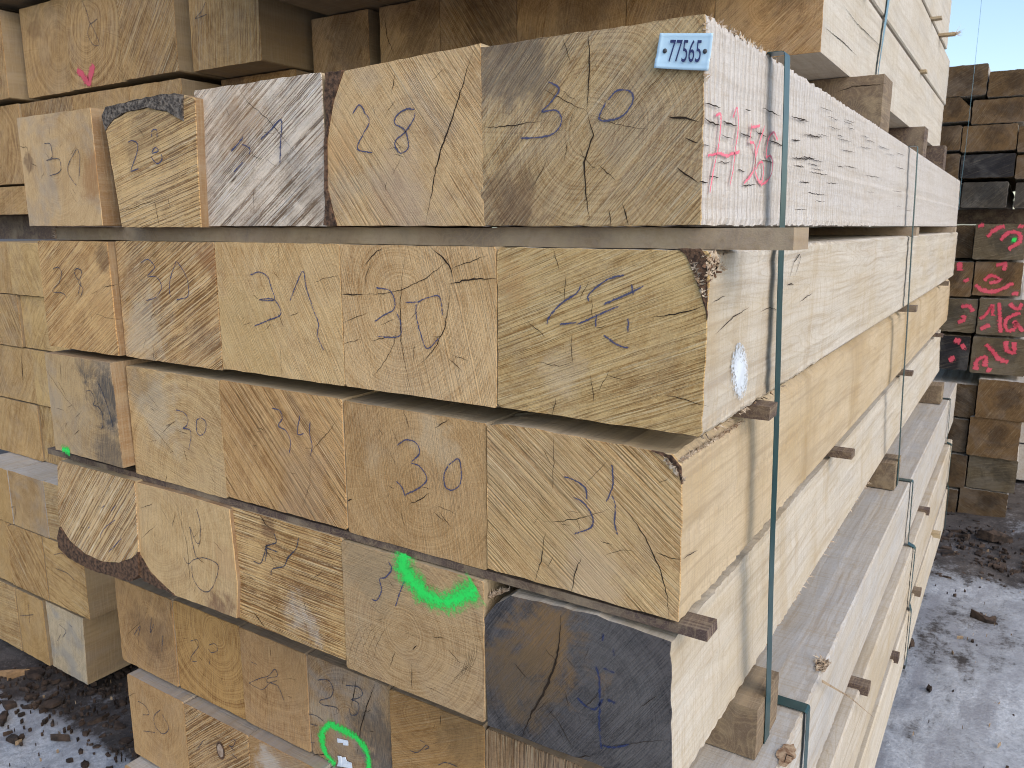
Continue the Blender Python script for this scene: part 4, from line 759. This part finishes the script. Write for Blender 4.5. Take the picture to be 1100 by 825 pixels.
# ------------------------------------------------------------------ upper pack standing on the front stack, set back
GP = 'oak beams of the raised pack behind the front stack'
pe = [E('end_raised_%d' % i, a, ColA=(.48, .34, .185), ColB=(.22, .135, .06), SawAmt=s_ + .15, RingAmt=.4, Grey=.15, S1=(.05, 0, .06), S1R=.1, S1Col=(.11, .065, .035), S1Amt=.5) for i, (a, s_) in enumerate(((60, .3), (55, .3), (-55, .8), (80, .3), (70, .4), (40, .35)))]
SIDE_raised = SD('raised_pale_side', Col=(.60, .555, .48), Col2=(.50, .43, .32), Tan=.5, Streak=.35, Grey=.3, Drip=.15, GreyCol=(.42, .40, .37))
pr = [(-2.322, -2.042, 2.24), (-1.998, -1.732, 2.25), (-1.73, -1.429, 2.25), (-1.427, -1.053, 2.252), (-1.051, -.787, 2.25), (-.785, -.502, 2.25)]
lp = ['dark brown oak beam end beside the black gap, leftmost of the raised pack', 'shaded oak beam end with an upright split, right of the black gap', 'shaded oak beam end with falling saw marks, in the raised pack above the bold 28', 'shaded oak beam end with a rusty upright stain, in the raised pack',
      'shaded plain oak beam end above the number plate beam, in the raised pack', 'outer oak beam of the raised pack, its brown end and pale side both showing']
for k, (a, c_, v) in enumerate(pr):
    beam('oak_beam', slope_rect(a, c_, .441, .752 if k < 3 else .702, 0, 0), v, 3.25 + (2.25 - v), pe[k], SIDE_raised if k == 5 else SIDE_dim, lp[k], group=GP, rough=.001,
         sidecracks=[('P', [(886, 30), (905, 45), (920, 60)], .006), ('P', [(905, 5), (920, 25), (948, 52)], .005)] if k == 5 else (), cracks=[('P', [(413, 15), (416, 40), (425, 62)], .006)] if k == 1 else ())
for r_, (z0, z1, v0, L) in enumerate(((.716, .972, 1.62, 3.98), (.988, 1.244, 1.75, 3.6), (1.26, 1.52, 1.75, 3.65))):
    ul = -2.215 if r_ == 0 else -2.21
    for k in range(6 if r_ == 0 else 6):
        a = ul - .03 + k * (1.742 / 6); c_ = a + 1.742 / 6 - .002
        beam('oak_beam', rect(a, c_, z0 + (.042 if r_ == 0 and k < 3 else 0), z1), v0 + rnd.uniform(-.01, .01), L, pe[k], SIDE_raised if k == 5 else SIDE_dim,
             ('pale long side of the raised pack, second row up, running back to the sky', 'pale long side of the raised pack, third row up, with a splintered stick below it', 'pale topmost beam side of the raised pack, cut by the upper photo edge')[r_] if k == 5 else
             'jutting beam showing its grey underside above the dark brown beam end' if (r_ == 0 and k == 1) else 'jutting beam showing its grey underside above the shaded corner beam side' if (r_ == 0 and k == 0) else 'oak beam inside the upper rows of the raised pack, above the picture', group=GP)
GPB = 'spacers of the raised pack'
beam('spacer_block', [(-2.3, .2835), (-.405, .2835), (-.405, .4395), (-2.2, .4395)], 2.65, .17, SIDE_block, SIDE_block, 'brown cracked timber block between the ribbed white beam and the raised pack', 'block', GPB, sidecracks=[], cracks=[('P', [(897, 100), (915, 93), (952, 90)], .006)])
beam('spacer_block', [(-2.2, .2835), (-.44, .2835), (-.44, .4395), (-2.2, .4395)], 4.1, .14, SIDE_darkstick, SIDE_darkstick, 'dark block in the gap under the far part of the raised pack', 'block', GPB)
beam('spacer_block', [(-2.2, .2835), (-.44, .2835), (-.44, .4395), (-2.2, .4395)], 5.1, .14, SIDE_darkstick, SIDE_darkstick, 'farthest dark block under the raised pack', 'block', GPB)
for v, z, u, l in ((2.75, .709, -.47, 'small stick between the lowest two rows of the raised pack, by the sky-tinted strap'), (4.9, .980, -.43, 'splintered stick end poking from the raised pack against the sky'), (4.5, .980, -.46, 'brown stick end between the upper rows of the raised pack'), (4.3, .709, -.48, 'ragged stick end between the lowest two rows of the raised pack, farther back')):
    beam('spacer_stick', [(u - .08, z - .006), (u, z - .006), (u, z + .006), (u - .08, z + .006)], v, .05, SIDE_mid, SIDE_mid, l, 'stick', 'stick ends of the raised pack', step=.05, splint=[((u, v, z), (u, v + .05, z), 25, .05, (1, .2, .2))] if v == 4.9 else ())
P_ = [(-1.2, 2.72, 1.5225), (-.502, 2.72, 1.5225), (-.497, 2.72, 1.518)] + [(-.4965 + .004 * k / 8, 3.2 - .02 * k if k < 0 else 2.74 + .46 * (1 - k / 8) ** 1.0 * .9, 1.5 - k * (1.5 - .30) / 8) for k in range(9)]
band('packing_strap', [(-.9, 3.30, 1.5225), (-.506, 3.30, 1.5225), (-.4965, 3.30, 1.512), (-.4960, 3.26, .95), (-.4955, 3.17, .70), (-.4950, 3.08, .445), (-.52, 3.07, .4385), (-.9, 3.07, .4385)], .034, None, M_strapsky, 'strap coloured with pale blue sky reflection down the pale side of the raised pack', GT)
band('loose_strap', [(-.49, 5.35, 1.5235), (-.40, 5.45, 1.53), (-.372, 5.5, 1.50), (-.366, 5.52, 1.2), (-.366, 5.53, .8), (-.368, 5.54, .45), (-.372, 5.54, .28), (-.37, 5.54, .10)], .014, None, M_strapsky, 'thin loose strap hanging against the sky beyond the raised pack', None)

# ------------------------------------------------------------------ tall stack to the left
GU = 'large oak beams high in the left stack'
ue = lambda i, a, s_, **k: E('end_left_%d' % i, a, ColA=(.46, .325, .165), ColB=(.22, .13, .055), SawAmt=s_ + .2, Grey=.12, **k)
def at_v(x, v): return on_v(x, 60, v).x
U = [(-4.35, -3.83, 1.88, ue(0, 70, .5, RingAmt=.3), 'large oak beam at the upper left corner of the photograph, cut by the left edge'),
     (-3.765, -3.40, 1.93, ue(1, 80, .2, RingC=(.1, 0, .0), RingAmt=.5, S1=(-.08, 0, .1), S1R=.06, S1Col=(.20, .11, .05), S1Amt=.6), 'plain brown large oak beam second from the left edge, in the upper left'),
     (-3.398, -3.00, 1.92, ue(2, 75, .25, RingC=(-.05, 0, .05), RingAmt=.9), 'large oak beam with a red sprayed tick near its lower edge, in the upper left'),
     (-2.998, -2.655, 1.90, ue(3, 50, .9, RingAmt=.2), 'large oak beam with rising saw marks and a dark knot, right of the red tick'),
     (-2.62, -2.25, 1.935, ue(4, 86, .6, SawFreq=60., RingAmt=.3), 'large corner oak beam with upright streaks and a brown shaded side, in the upper left')]
BU = []; K = 1.045
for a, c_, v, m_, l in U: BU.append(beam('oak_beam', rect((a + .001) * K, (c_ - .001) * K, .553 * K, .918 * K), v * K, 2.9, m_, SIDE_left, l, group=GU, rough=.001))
marks(BU[2], 'red_tick', 'M', [[(570, 515), (610, 555), (655, 605), (670, 560), (695, 480)]], M_redspray, .055)
marks(BU[2], 'crayon_scribble', 'M', [[(605, 0), (640, 80), (668, 170), (720, 140)], [(668, 170), (650, 250), (690, 330), (735, 325), (700, 230), (668, 170)]], M_pencil, .008)
marks(BU[4], 'crayon_numeral', 'A', [[(608, 5), (595, 35), (578, 55), (612, 42)]], M_pencil, .008)
for k in range(5):
    a = -4.32 + .42 * k
    beam('oak_beam', rect(a * K, (a + .415) * K - .01, .945 * K, 1.28 * K), 1.86 * K, 2.9, ue(10 + k, 60, .4), SIDE_dim, 'oak beam at the very top of the left stack, above the edge of the photograph', group=GU)
L3 = [(-4.33, -3.802, 1.90, .190, .531, ue(20, 75, .3, RingAmt=.6), 'tall plain oak beam end at the left edge of the photograph, beside the top row'),
      (-3.80, -3.385, 1.91, .190, .531, ue(21, 60, .9), 'half-hidden oak beam with slanting saw marks peeping over the left end of the top row'),
      (-3.383, -2.985, 1.91, .190, .531, ue(22, 85, .2), 'half-hidden plain oak beam peeping over the top row below the red tick'),
      (-2.983, -2.66, 1.91, .190, .531, ue(23, 60, .2), 'half-hidden oak beam with a dark barky corner peeping over the bark-topped beam'),
      (-2.655, -2.245, 2.08, .205, .548, ue(24, 50, .3, S1=(-.15, 0, .12), S1R=.09, S1Col=(.14, .09, .06), S1Amt=.7), 'set-back oak beam end peeping over the bleached beam, below the upper left corner beam')]
for a, c_, v, z0, z1, m_, l in L3: beam('oak_beam', rect(a * K, (c_ - .002) * K, z0 * K, z1 * K), v * K, 2.8, m_, SIDE_left, l, group=GU, rough=.0012)
b = beam('oak_beam', rect(-5.2, -3.89, .058, .188), 1.985, 2.8, ue(25, 20, .3, RingAmt=.5), SIDE_left, 'flat pale oak beam at the left edge just above the black gap', group=GU)
beam('oak_beam', rect(-3.88, -2.4, .058, .188), 2.07, 2.8, ue(25, 20, .3), SIDE_dim, 'flat oak beam hidden behind the top row of the front stack', group=GU)
for v in (2.1, 3.4): beam('spacer_block', [(-6.2, -.062), (-2.4, -.062), (-2.4, .056), (-6.2, .056)], v, .14, SIDE_darkstick, SIDE_darkstick, 'dark bearer in the black gap of the left stack', 'block', 'dark bearers in the left stack')
GL2 = 'oak beam ends of the left stack beside the front stack'
rows = [(-.290, -.066), (-.525, -.294), (-.776, -.530), (-1.043, -.782)]
seams = [-3.715, -3.69, -3.635, -3.64]
ll = [('pale half-cut oak end at the left edge, uppermost below the black gap', 'golden oak end with faint knots beside the yellow 28 beam'), ('streaked brown oak end at the left edge, second below the black gap', 'smooth pale oak end beside the second row of the front stack'),
      ('oak end with a short upright split at the left edge, third below the black gap', 'knotty golden oak end beside the grey-stained beam'), ('flat-grained oak end at the left edge, just above the grey ledge', 'oak end with sharp slanting saw marks above the grey ledge')]
for r_, (z0, z1) in enumerate(rows):
    for k in range(4):
        a, c_ = ((-4.05, seams[r_] - .002), (seams[r_], -3.33), (-3.328, -2.95), (-2.948, -2.5))[k]
        beam('oak_beam', rect(a, c_, z0, z1), 1.75 + rnd.uniform(-.01, .01) + (.02 if k > 1 else 0), 2.9, E('end_l2_%d%d' % (r_, k), (80, -60, 50, 65)[(r_ + k) % 4] if (r_, k) != (3, 1) else 68, ColA=(.56, .42, .21) if k else (.50, .365, .19), ColB=(.27, .17, .07), SawAmt=1. if (r_, k) in ((3, 1), (1, 0)) else .4, SawFreq=70., RingAmt=.4, Grey=.15), SIDE_left,
             ll[r_][k] if k < 2 else 'oak beam of the left stack hidden behind the front stack', group=GL2, cracks=[('P', [(23, 381), (25, 412)], .012)] if (r_, k) == (2, 0) else ())
GL1 = 'squared oak beams of the low left pack'
l1 = [[('oak end at the left edge, top row of the low left pack', -3.95, -3.66, 0), ('oak end with worn pale patch in the top row of the low left pack', -3.655, -3.37, 1), ('oak end with level saw marks under the grey ledge, beside the round-bottomed beam', -3.368, -3.07, 2)],
      [('dark-edged oak end at the left edge, middle row of the low left pack', -3.99, -3.745, 0), ('oak end with falling saw marks in the middle row of the low left pack', -3.74, -3.43, 3), ('saw-marked corner oak end with a shaded side, middle row of the low left pack', -3.425, -3.115, 4)],
      [('oak end with level marks at the left edge, bottom row of the low left pack', -4.04, -3.735, 2), ('oak end with an upright scratch, bottom row of the low left pack', -3.725, -3.495, 0), ('greyed corner oak end with scribbles resting lowest beside the frosty ground', -3.482, -3.205, 5)]]
l1m = [E('end_l1_%d' % i, a, ColA=ca, ColB=cb, SawAmt=s_, SawFreq=80., RingAmt=.4, Grey=g_) for i, (a, ca, cb, s_, g_) in enumerate(((80, (.46, .33, .16), (.27, .17, .07), .2, .1), (75, (.46, .34, .19), (.26, .17, .08), .3, .4), (3, (.48, .36, .19), (.27, .17, .08), .7, .1), (-50, (.50, .36, .18), (.26, .155, .06), .9, 0), (-12, (.52, .38, .19), (.27, .16, .06), .9, 0), (82, (.50, .44, .33), (.26, .23, .19), .35, .6)))]
BL1 = {}
for r_, (z0, z1) in enumerate(((-1.298, -1.046), (-1.603, -1.303), (-1.935, -1.62))):
    for l, a, c_, mi in l1[r_]:
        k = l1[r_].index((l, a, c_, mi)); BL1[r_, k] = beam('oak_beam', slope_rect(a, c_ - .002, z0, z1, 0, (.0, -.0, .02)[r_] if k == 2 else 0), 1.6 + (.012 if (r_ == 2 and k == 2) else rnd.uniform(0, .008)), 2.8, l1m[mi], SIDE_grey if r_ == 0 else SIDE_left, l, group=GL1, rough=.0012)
marks(BL1[0, 1], 'crayon_scribble', 'G', [[(20, 60), (45, 55), (40, 95), (25, 110)]], M_pencil, .008)
marks(BL1[1, 2], 'crayon_scribble', 'G', [[(160, 195), (185, 190), (195, 205)], [(165, 235), (200, 250), (220, 270)]], M_pencil, .008)
marks(BL1[2, 2], 'crayon_scribble', 'G', [[(175, 400), (195, 420), (185, 440)], [(170, 450), (180, 430)], [(205, 400), (215, 410)]], M_pencil, .008)
marks(BL1[2, 1], 'crayon_stroke', 'G', [[(85, 340), (88, 400)], [(60, 375), (100, 372)]], M_pencil, .008)
for k, (z0, z1) in enumerate(((-1.955, -1.737), (-1.733, -1.50), (-1.497, -1.27))):
    beam('oak_beam', rect(-3.13, -2.84, z0, z1), 1.80 + .03 * k, 2.6, l1m[(0, 4, 1)[k]], SIDE_left, ('set-back oak end on the ground between the low left pack and the front stack', 'set-back oak end one up from the ground, left of the dark-streaked brown beam', 'hidden oak end behind the round-bottomed beam')[k], group=GL1)
for v in (1.75, 3.2): beam('ground_bearer', [(-4.05, -1.985), (-3.3, -1.985), (-3.3, -1.937), (-4.05, -1.937)], v, .12, SIDE_block, SIDE_block, 'flat bearer in the dark under the low left pack', 'bearer', 'bearers under the low left pack')

# ------------------------------------------------------------------ far stack at the end of the lane
GFS = 'brown weathered beam ends of the far stack'
fe = [E('end_far_%d' % i, a, ColA=ca, ColB=cb, SawAmt=.25, SawFreq=50., RingAmt=.35, Grey=.15, S1=(.03, 0, .02), S1R=.08, S1Col=s_, S1Amt=.6) for i, (a, ca, cb, s_) in enumerate(((30, (0.122, 0.083, 0.043), (0.058, 0.036, 0.019), (0.036, 0.022, 0.013)), (60, (0.144, 0.097, 0.050), (0.065, 0.040, 0.020), (0.032, 0.020, 0.013)), (-30, (0.101, 0.072, 0.042), (0.047, 0.030, 0.018), (0.022, 0.016, 0.012)), (20, (0.023, 0.024, 0.030), (0.012, 0.012, 0.015), (0.014, 0.014, 0.018)), (45, (0.054, 0.053, 0.050), (0.029, 0.027, 0.026), (0.022, 0.022, 0.022)), (15, (0.115, 0.101, 0.072), (0.061, 0.050, 0.035), (0.036, 0.032, 0.025))))]
FV = 6.18
def fb(x0, x1, y0, y1, mi, label, dv=0., name='oak_beam', ext=0., ch=None):
    a = on_v((x0 + x1) / 2, y1, FV); z0 = a.z; z1 = on_v((x0 + x1) / 2, y0, FV).z; u0 = on_v(x0, (y0 + y1) / 2, FV).x; u1 = on_v(x1, (y0 + y1) / 2, FV).x + ext
    ol = rect(u0, u1, z0, z1, .006)
    if ch: ol = [(u0, z0), (u1, z0), (u1, z1 - ch), (u1 - ch, z1), (u0, z1)]
    return beam(name, ol, FV + dv, 2.6, fe[mi], SIDE_grey if mi != 3 else SIDE_dim, label, group=GFS, rough=.002)
FB = {}
FB['a'] = fb(1012, 1060.5, 70, 103, 0, 'topmost brown beam end of the far stack, standing highest against the sky')
FB['b'] = fb(1062, 1100, 75.5, 103, 0, 'topmost beam end of the far stack at the right edge, slightly lower than its neighbour', ext=.05)
FB['c'] = fb(1000, 1043, 105, 131, 1, 'brown beam end with one corner missing, second row of the far stack', ch=.07)
FB['d'] = fb(1044.5, 1102, 106, 132, 1, 'beam end with dark swirling figure, second row of the far stack', ext=.03)
FB['e'] = fb(990, 1032, 136, 162, 1, 'beam end third from the top of the far stack, beside the raised pack')
FB['f'] = fb(1033.5, 1092.5, 134, 162, 1, 'middle beam end in the third row of the far stack, above the black one')
FB['g'] = fb(1094, 1150, 134, 162, 0, 'beam end at the right edge in the third row of the far stack')
FB['h'] = fb(985, 1030, 166, 194, 0, 'brown beam end left of the black one in the far stack')
FB['i'] = fb(1032, 1090, 165.5, 190.5, 3, 'blue-black beam end in the fourth row of the far stack')
FB['j'] = fb(1091.5, 1150, 165.5, 191, 0, 'brown beam end right of the black one at the right edge of the far stack')
FB['k'] = fb(985, 1031, 196, 222, 4, 'grey beam end at the left of the fifth row in the far stack')
FB['l'] = fb(1033, 1082, 195.5, 222.5, 4, 'wide dull grey beam end above the black gap in the far stack')
FB['m'] = fb(1090, 1150, 195.5, 222.5, 4, 'grey beam end at the right edge above the black gap in the far stack')
FB['n'] = fb(990, 1045, 242, 277, 2, 'dark brown beam end under the black gap, left of the one with a green dot', .06)
FB['o'] = fb(1046.5, 1102, 240.5, 279, 5, 'grey-green beam end with red strokes and a green dot in the far stack', -.02, ext=.0)
FB['p'] = fb(985, 1044.5, 281, 318, 1, 'beam end with a red smear beside the red-scrawled one below the green dot', ext=0)
FB['q'] = fb(1046, 1098, 281.5, 318, 1, 'brown beam end with looped red scrawl, directly below the green dot')
FB['r'] = fb(985, 1049, 320.5, 356, 5, 'beam end with a red hook left of the red 16 in the far stack')
FB['s'] = fb(1050.5, 1102, 321, 360.5, 5, 'beam end sprayed with a large red 16 in the far stack', -.01, ext=.01)
FB['t'] = fb(985, 1041, 360, 396, 3, 'blackened beam end with red smears, lowest of the red-marked rows')
FB['u'] = fb(1043, 1101, 363, 402.5, 5, 'beam end with red wavy strokes, lowest of the red-marked rows at the right', ext=.01)
FB['v'] = fb(985, 1048, 411, 446, 2, 'shaded brown beam end below the red-marked rows, left')
FB['w'] = fb(1049.5, 1103, 408, 450, 1, 'brown beam end with a pale top edge below the red-marked rows, right', -.04, ext=.02)
FB['x'] = fb(985, 1039, 448, 483, 2, 'left beam end in the third row up from the dark soil')
FB['y'] = fb(1040, 1095.5, 449, 491, 1, 'beam end with a whitish top edge, third row up from the dark soil', -.03)
FB['z'] = fb(985, 1038, 486, 521, 2, 'left beam end in the second row up from the dark soil')
FB['A'] = fb(1039, 1092, 491.5, 527, 5, 'greenish-brown beam end in the second row up from the dark soil, right')
FB['B'] = fb(985, 1028, 523, 549, 2, 'left beam end lying lowest in the far stack')
FB['C'] = fb(1029.5, 1082, 527, 556, 2, 'lowest right beam end of the far stack, with a dark spot, near the soil')
for v in (6.5, 8.2): beam('spacer_block', [(-.75, .022), (.35, .022), (.35, .118), (-.75, .118)], v, .12, SIDE_darkstick, SIDE_darkstick, 'black bearer in the gap of the far stack', 'block', 'black bearers in the far stack')
beam('ground_bearer', [(-.7, -2.0), (.05, -2.0), (.05, -1.975), (-.7, -1.975)], 6.45, .12, SIDE_darkstick, SIDE_darkstick, 'thin bearer under the far stack', 'bearer')
def rm(k, strokes, w=.045): marks(FB[k], 'red_paint', 'Q', strokes, M_redspray, w, off=.002)
rm('o', [[(330, 225), (370, 190), (410, 175)], [(390, 240), (430, 205), (470, 210), (480, 240), (450, 265), (425, 280)], [(470, 175), (494, 180)], [(290, 178), (320, 172)]], .05)
marks(FB['o'], 'green_dot', 'Q', [[(440, 237), (462, 237)]], M_spray, .05, off=.003)
rm('p', [[(210, 335), (212, 375)], [(235, 410), (245, 425)]], .07)
rm('q', [[(280, 435), (310, 460), (370, 465), (450, 430)], [(320, 420), (345, 395), (385, 415), (340, 430)], [(370, 350), (410, 345), (405, 375)], [(440, 475), (470, 478)]])
rm('r', [[(215, 535), (250, 530), (272, 555)], [(200, 605), (230, 590), (225, 570)]], .05)
rm('s', [[(300, 590), (330, 565), (355, 530), (355, 575)], [(385, 515), (388, 580), (392, 650)], [(430, 520), (465, 545), (490, 520)], [(480, 560), (430, 580), (410, 610), (425, 640), (455, 630), (455, 600), (470, 620), (490, 645)], [(300, 632), (345, 615)]])
rm('t', [[(185, 680), (215, 690)], [(160, 770), (190, 760)], [(215, 715), (235, 705)]], .07)
rm('u', [[(325, 700), (355, 730), (385, 765), (425, 780)], [(280, 815), (290, 770), (325, 760), (318, 800)], [(415, 685), (420, 725), (450, 735), (450, 690)], [(330, 810), (350, 818)]], .055)
# weathered planks stacked beyond the far stack
for k in range(5):
    beam('weathered_plank', rect(-.02 + .012 * (k % 2), .9, -1.96 + .3 * k, -1.67 + .3 * k - .004), 7.2, 2.5, SIDE_grey, SD('bluish_plank_%d' % k, Col=(.34, .36, .40), Col2=(.28, .29, .31), GreyCol=(.10, .10, .11)), ('bluish grey plank end lying lowest at the right edge, behind the far stack', 'bluish grey plank end second from the ground at the right edge, behind the far stack', 'bluish grey plank end third from the ground at the right edge', 'bluish grey plank end fourth from the ground at the right edge', 'bluish grey plank end topmost at the right edge, partly behind the far stack')[k], 'plank', 'bluish grey planks behind the far stack')

# ------------------------------------------------------------------ litter on the yard
M_chip = simple('bark_chip', (.075, .050, .036), .9, scale=25, col2=(.022, .016, .013)); M_chippale = simple('wood_chip', (.36, .27, .17), .9, scale=40, col2=(.20, .14, .09))
def chip(bm, p, l, w, h, a):
    """an irregular flat shard of bark lying at p"""
    n = rnd.randint(5, 8); c_, s_ = math.cos(a), math.sin(a); tx, ty = rnd.gauss(0, .18), rnd.gauss(0, .25); top, bot = [], []
    for i in range(n):
        q = 2 * math.pi * (i + rnd.uniform(-.3, .3)) / n; k = rnd.uniform(.45, 1.1); x, y = .5 * l * k * math.cos(q), .5 * w * k * math.sin(q)
        z = h * rnd.uniform(.5, 1.) + x * tx + y * ty
        top.append(bm.verts.new((p[0] + x * c_ - y * s_, p[1] + x * s_ + y * c_, p[2] + max(z, .0008)))); bot.append(bm.verts.new((p[0] + 1.05 * (x * c_ - y * s_), p[1] + 1.05 * (x * s_ + y * c_), p[2] - .012)))
    m_ = bm.verts.new((p[0], p[1], p[2] + h * rnd.uniform(.9, 1.5)))
    for i in range(n):
        j = (i + 1) % n; bm.faces.new((m_, top[i], top[j])); bm.faces.new((top[i], bot[i], bot[j], top[j]))
bm = bmesh.new(); r2 = random.Random(3)
for k in range(3190):
    if k < 2000:
        x, y = r2.uniform(-4.2, -2.25), r2.uniform(.9, 2.0)
        if (x > -3.3 and y < 1.42 and r2.random() < .85): continue
    elif k < 3100: x, y = r2.uniform(-.3, 1.6), r2.gauss(5.65, .45)
    else: x, y = r2.uniform(-.2, 1.6), r2.uniform(2.2, 5)
    l = min(.11, .016 * math.exp(r2.gauss(0, .75))) * (1.15 if k < 2000 else 1.3 if k < 3100 else .7)
    chip(bm, (x, y, -.013), l, l * r2.uniform(.25, .8), r2.uniform(.001, .002) + l * .045, r2.uniform(0, 6.3))
o = link('bark_litter', bm, M_chip, (0, 0, 0)); o['kind'] = 'stuff'; tag(o, 'dark bark chips strewn over the soil', 'bark litter')
bm = bmesh.new()
for k in range(150):
    if k < 60: x, y = r2.uniform(-4.1, -2.3), r2.uniform(.95, 1.75)
    else: x, y = r2.uniform(-.2, 1.6), r2.uniform(2.4, 5.9)
    l = .010 * math.exp(r2.gauss(0, .6)); chip(bm, (x, y, -.008), l, l * r2.uniform(.12, .3), r2.uniform(.002, .005), r2.uniform(0, 6.3))
o = link('wood_chips', bm, M_chippale, (0, 0, 0)); o['kind'] = 'stuff'; tag(o, 'pale wood chips scattered on the yard', 'wood chips')
def piece(name, x, y, l, w, h, a, mat, label):
    q = on_z(x, y, -EYE); bm = bmesh.new(); chip(bm, (0, 0, 0), l, w, h, a); chip(bm, (l * .15, w * .4, 0), l * .6, w * .6, h * .8, a + .5)
    tag(link(name, bm, mat, (q.x, q.y, -.008)), label, 'bark piece', None)
piece('bark_piece', 1060, 665, .15, .04, .022, -.1, M_chip, 'piece of bark lying alone on the frosty lane')
piece('bark_piece', 12, 722, .17, .022, .02, .9, simple('orange_splinter', (.30, .19, .10), .9, scale=40), 'light brown wood splinter at the left edge in front of the low left pack')
piece('bark_piece', 62, 790, .12, .025, .012, .4, M_chip, 'dark bark piece on the frost at the lower left')
piece('bark_piece', 1068, 577, .20, .07, .045, .2, M_chip, 'dark clod with a bluish gleam on the soil before the far stack')
piece('bark_piece', 975, 690, .06, .05, .03, .5, M_chip, 'dark crumb at the foot of the front stack on the frosty lane')
bm = bmesh.new(); a = on_u(883, 731, -.29); c_ = on_u(939, 771, -.245); mdp = on_u(912, 748, -.262); prev = None
for i in range(11):
    t_ = i / 10; p = (a.lerp(mdp, t_ * 2) if t_ < .5 else mdp.lerp(c_, t_ * 2 - 1)) - a; r_ = .0035 * (1.15 - t_)
    ring = [bm.verts.new(p + Vector((0, r_ * math.cos(k), r_ * math.sin(k)))) for k in (0, 2.1, 4.2)]
    if prev:
        for k in range(3): bm.faces.new((prev[k], prev[(k + 1) % 3], ring[(k + 1) % 3], ring[k]))
    prev = ring
tag(link('twig', bm, M_chippale, (a.x, a.y, a.z + EYE)), 'thin broken splinter lying against the side of the lower pack', 'splinter')

for o in list(bpy.data.objects):
    if '_v' in o: del o['_v']
    if o.parent is None and o.type == 'MESH' and 'kind' not in o: o['kind'] = 'thing'
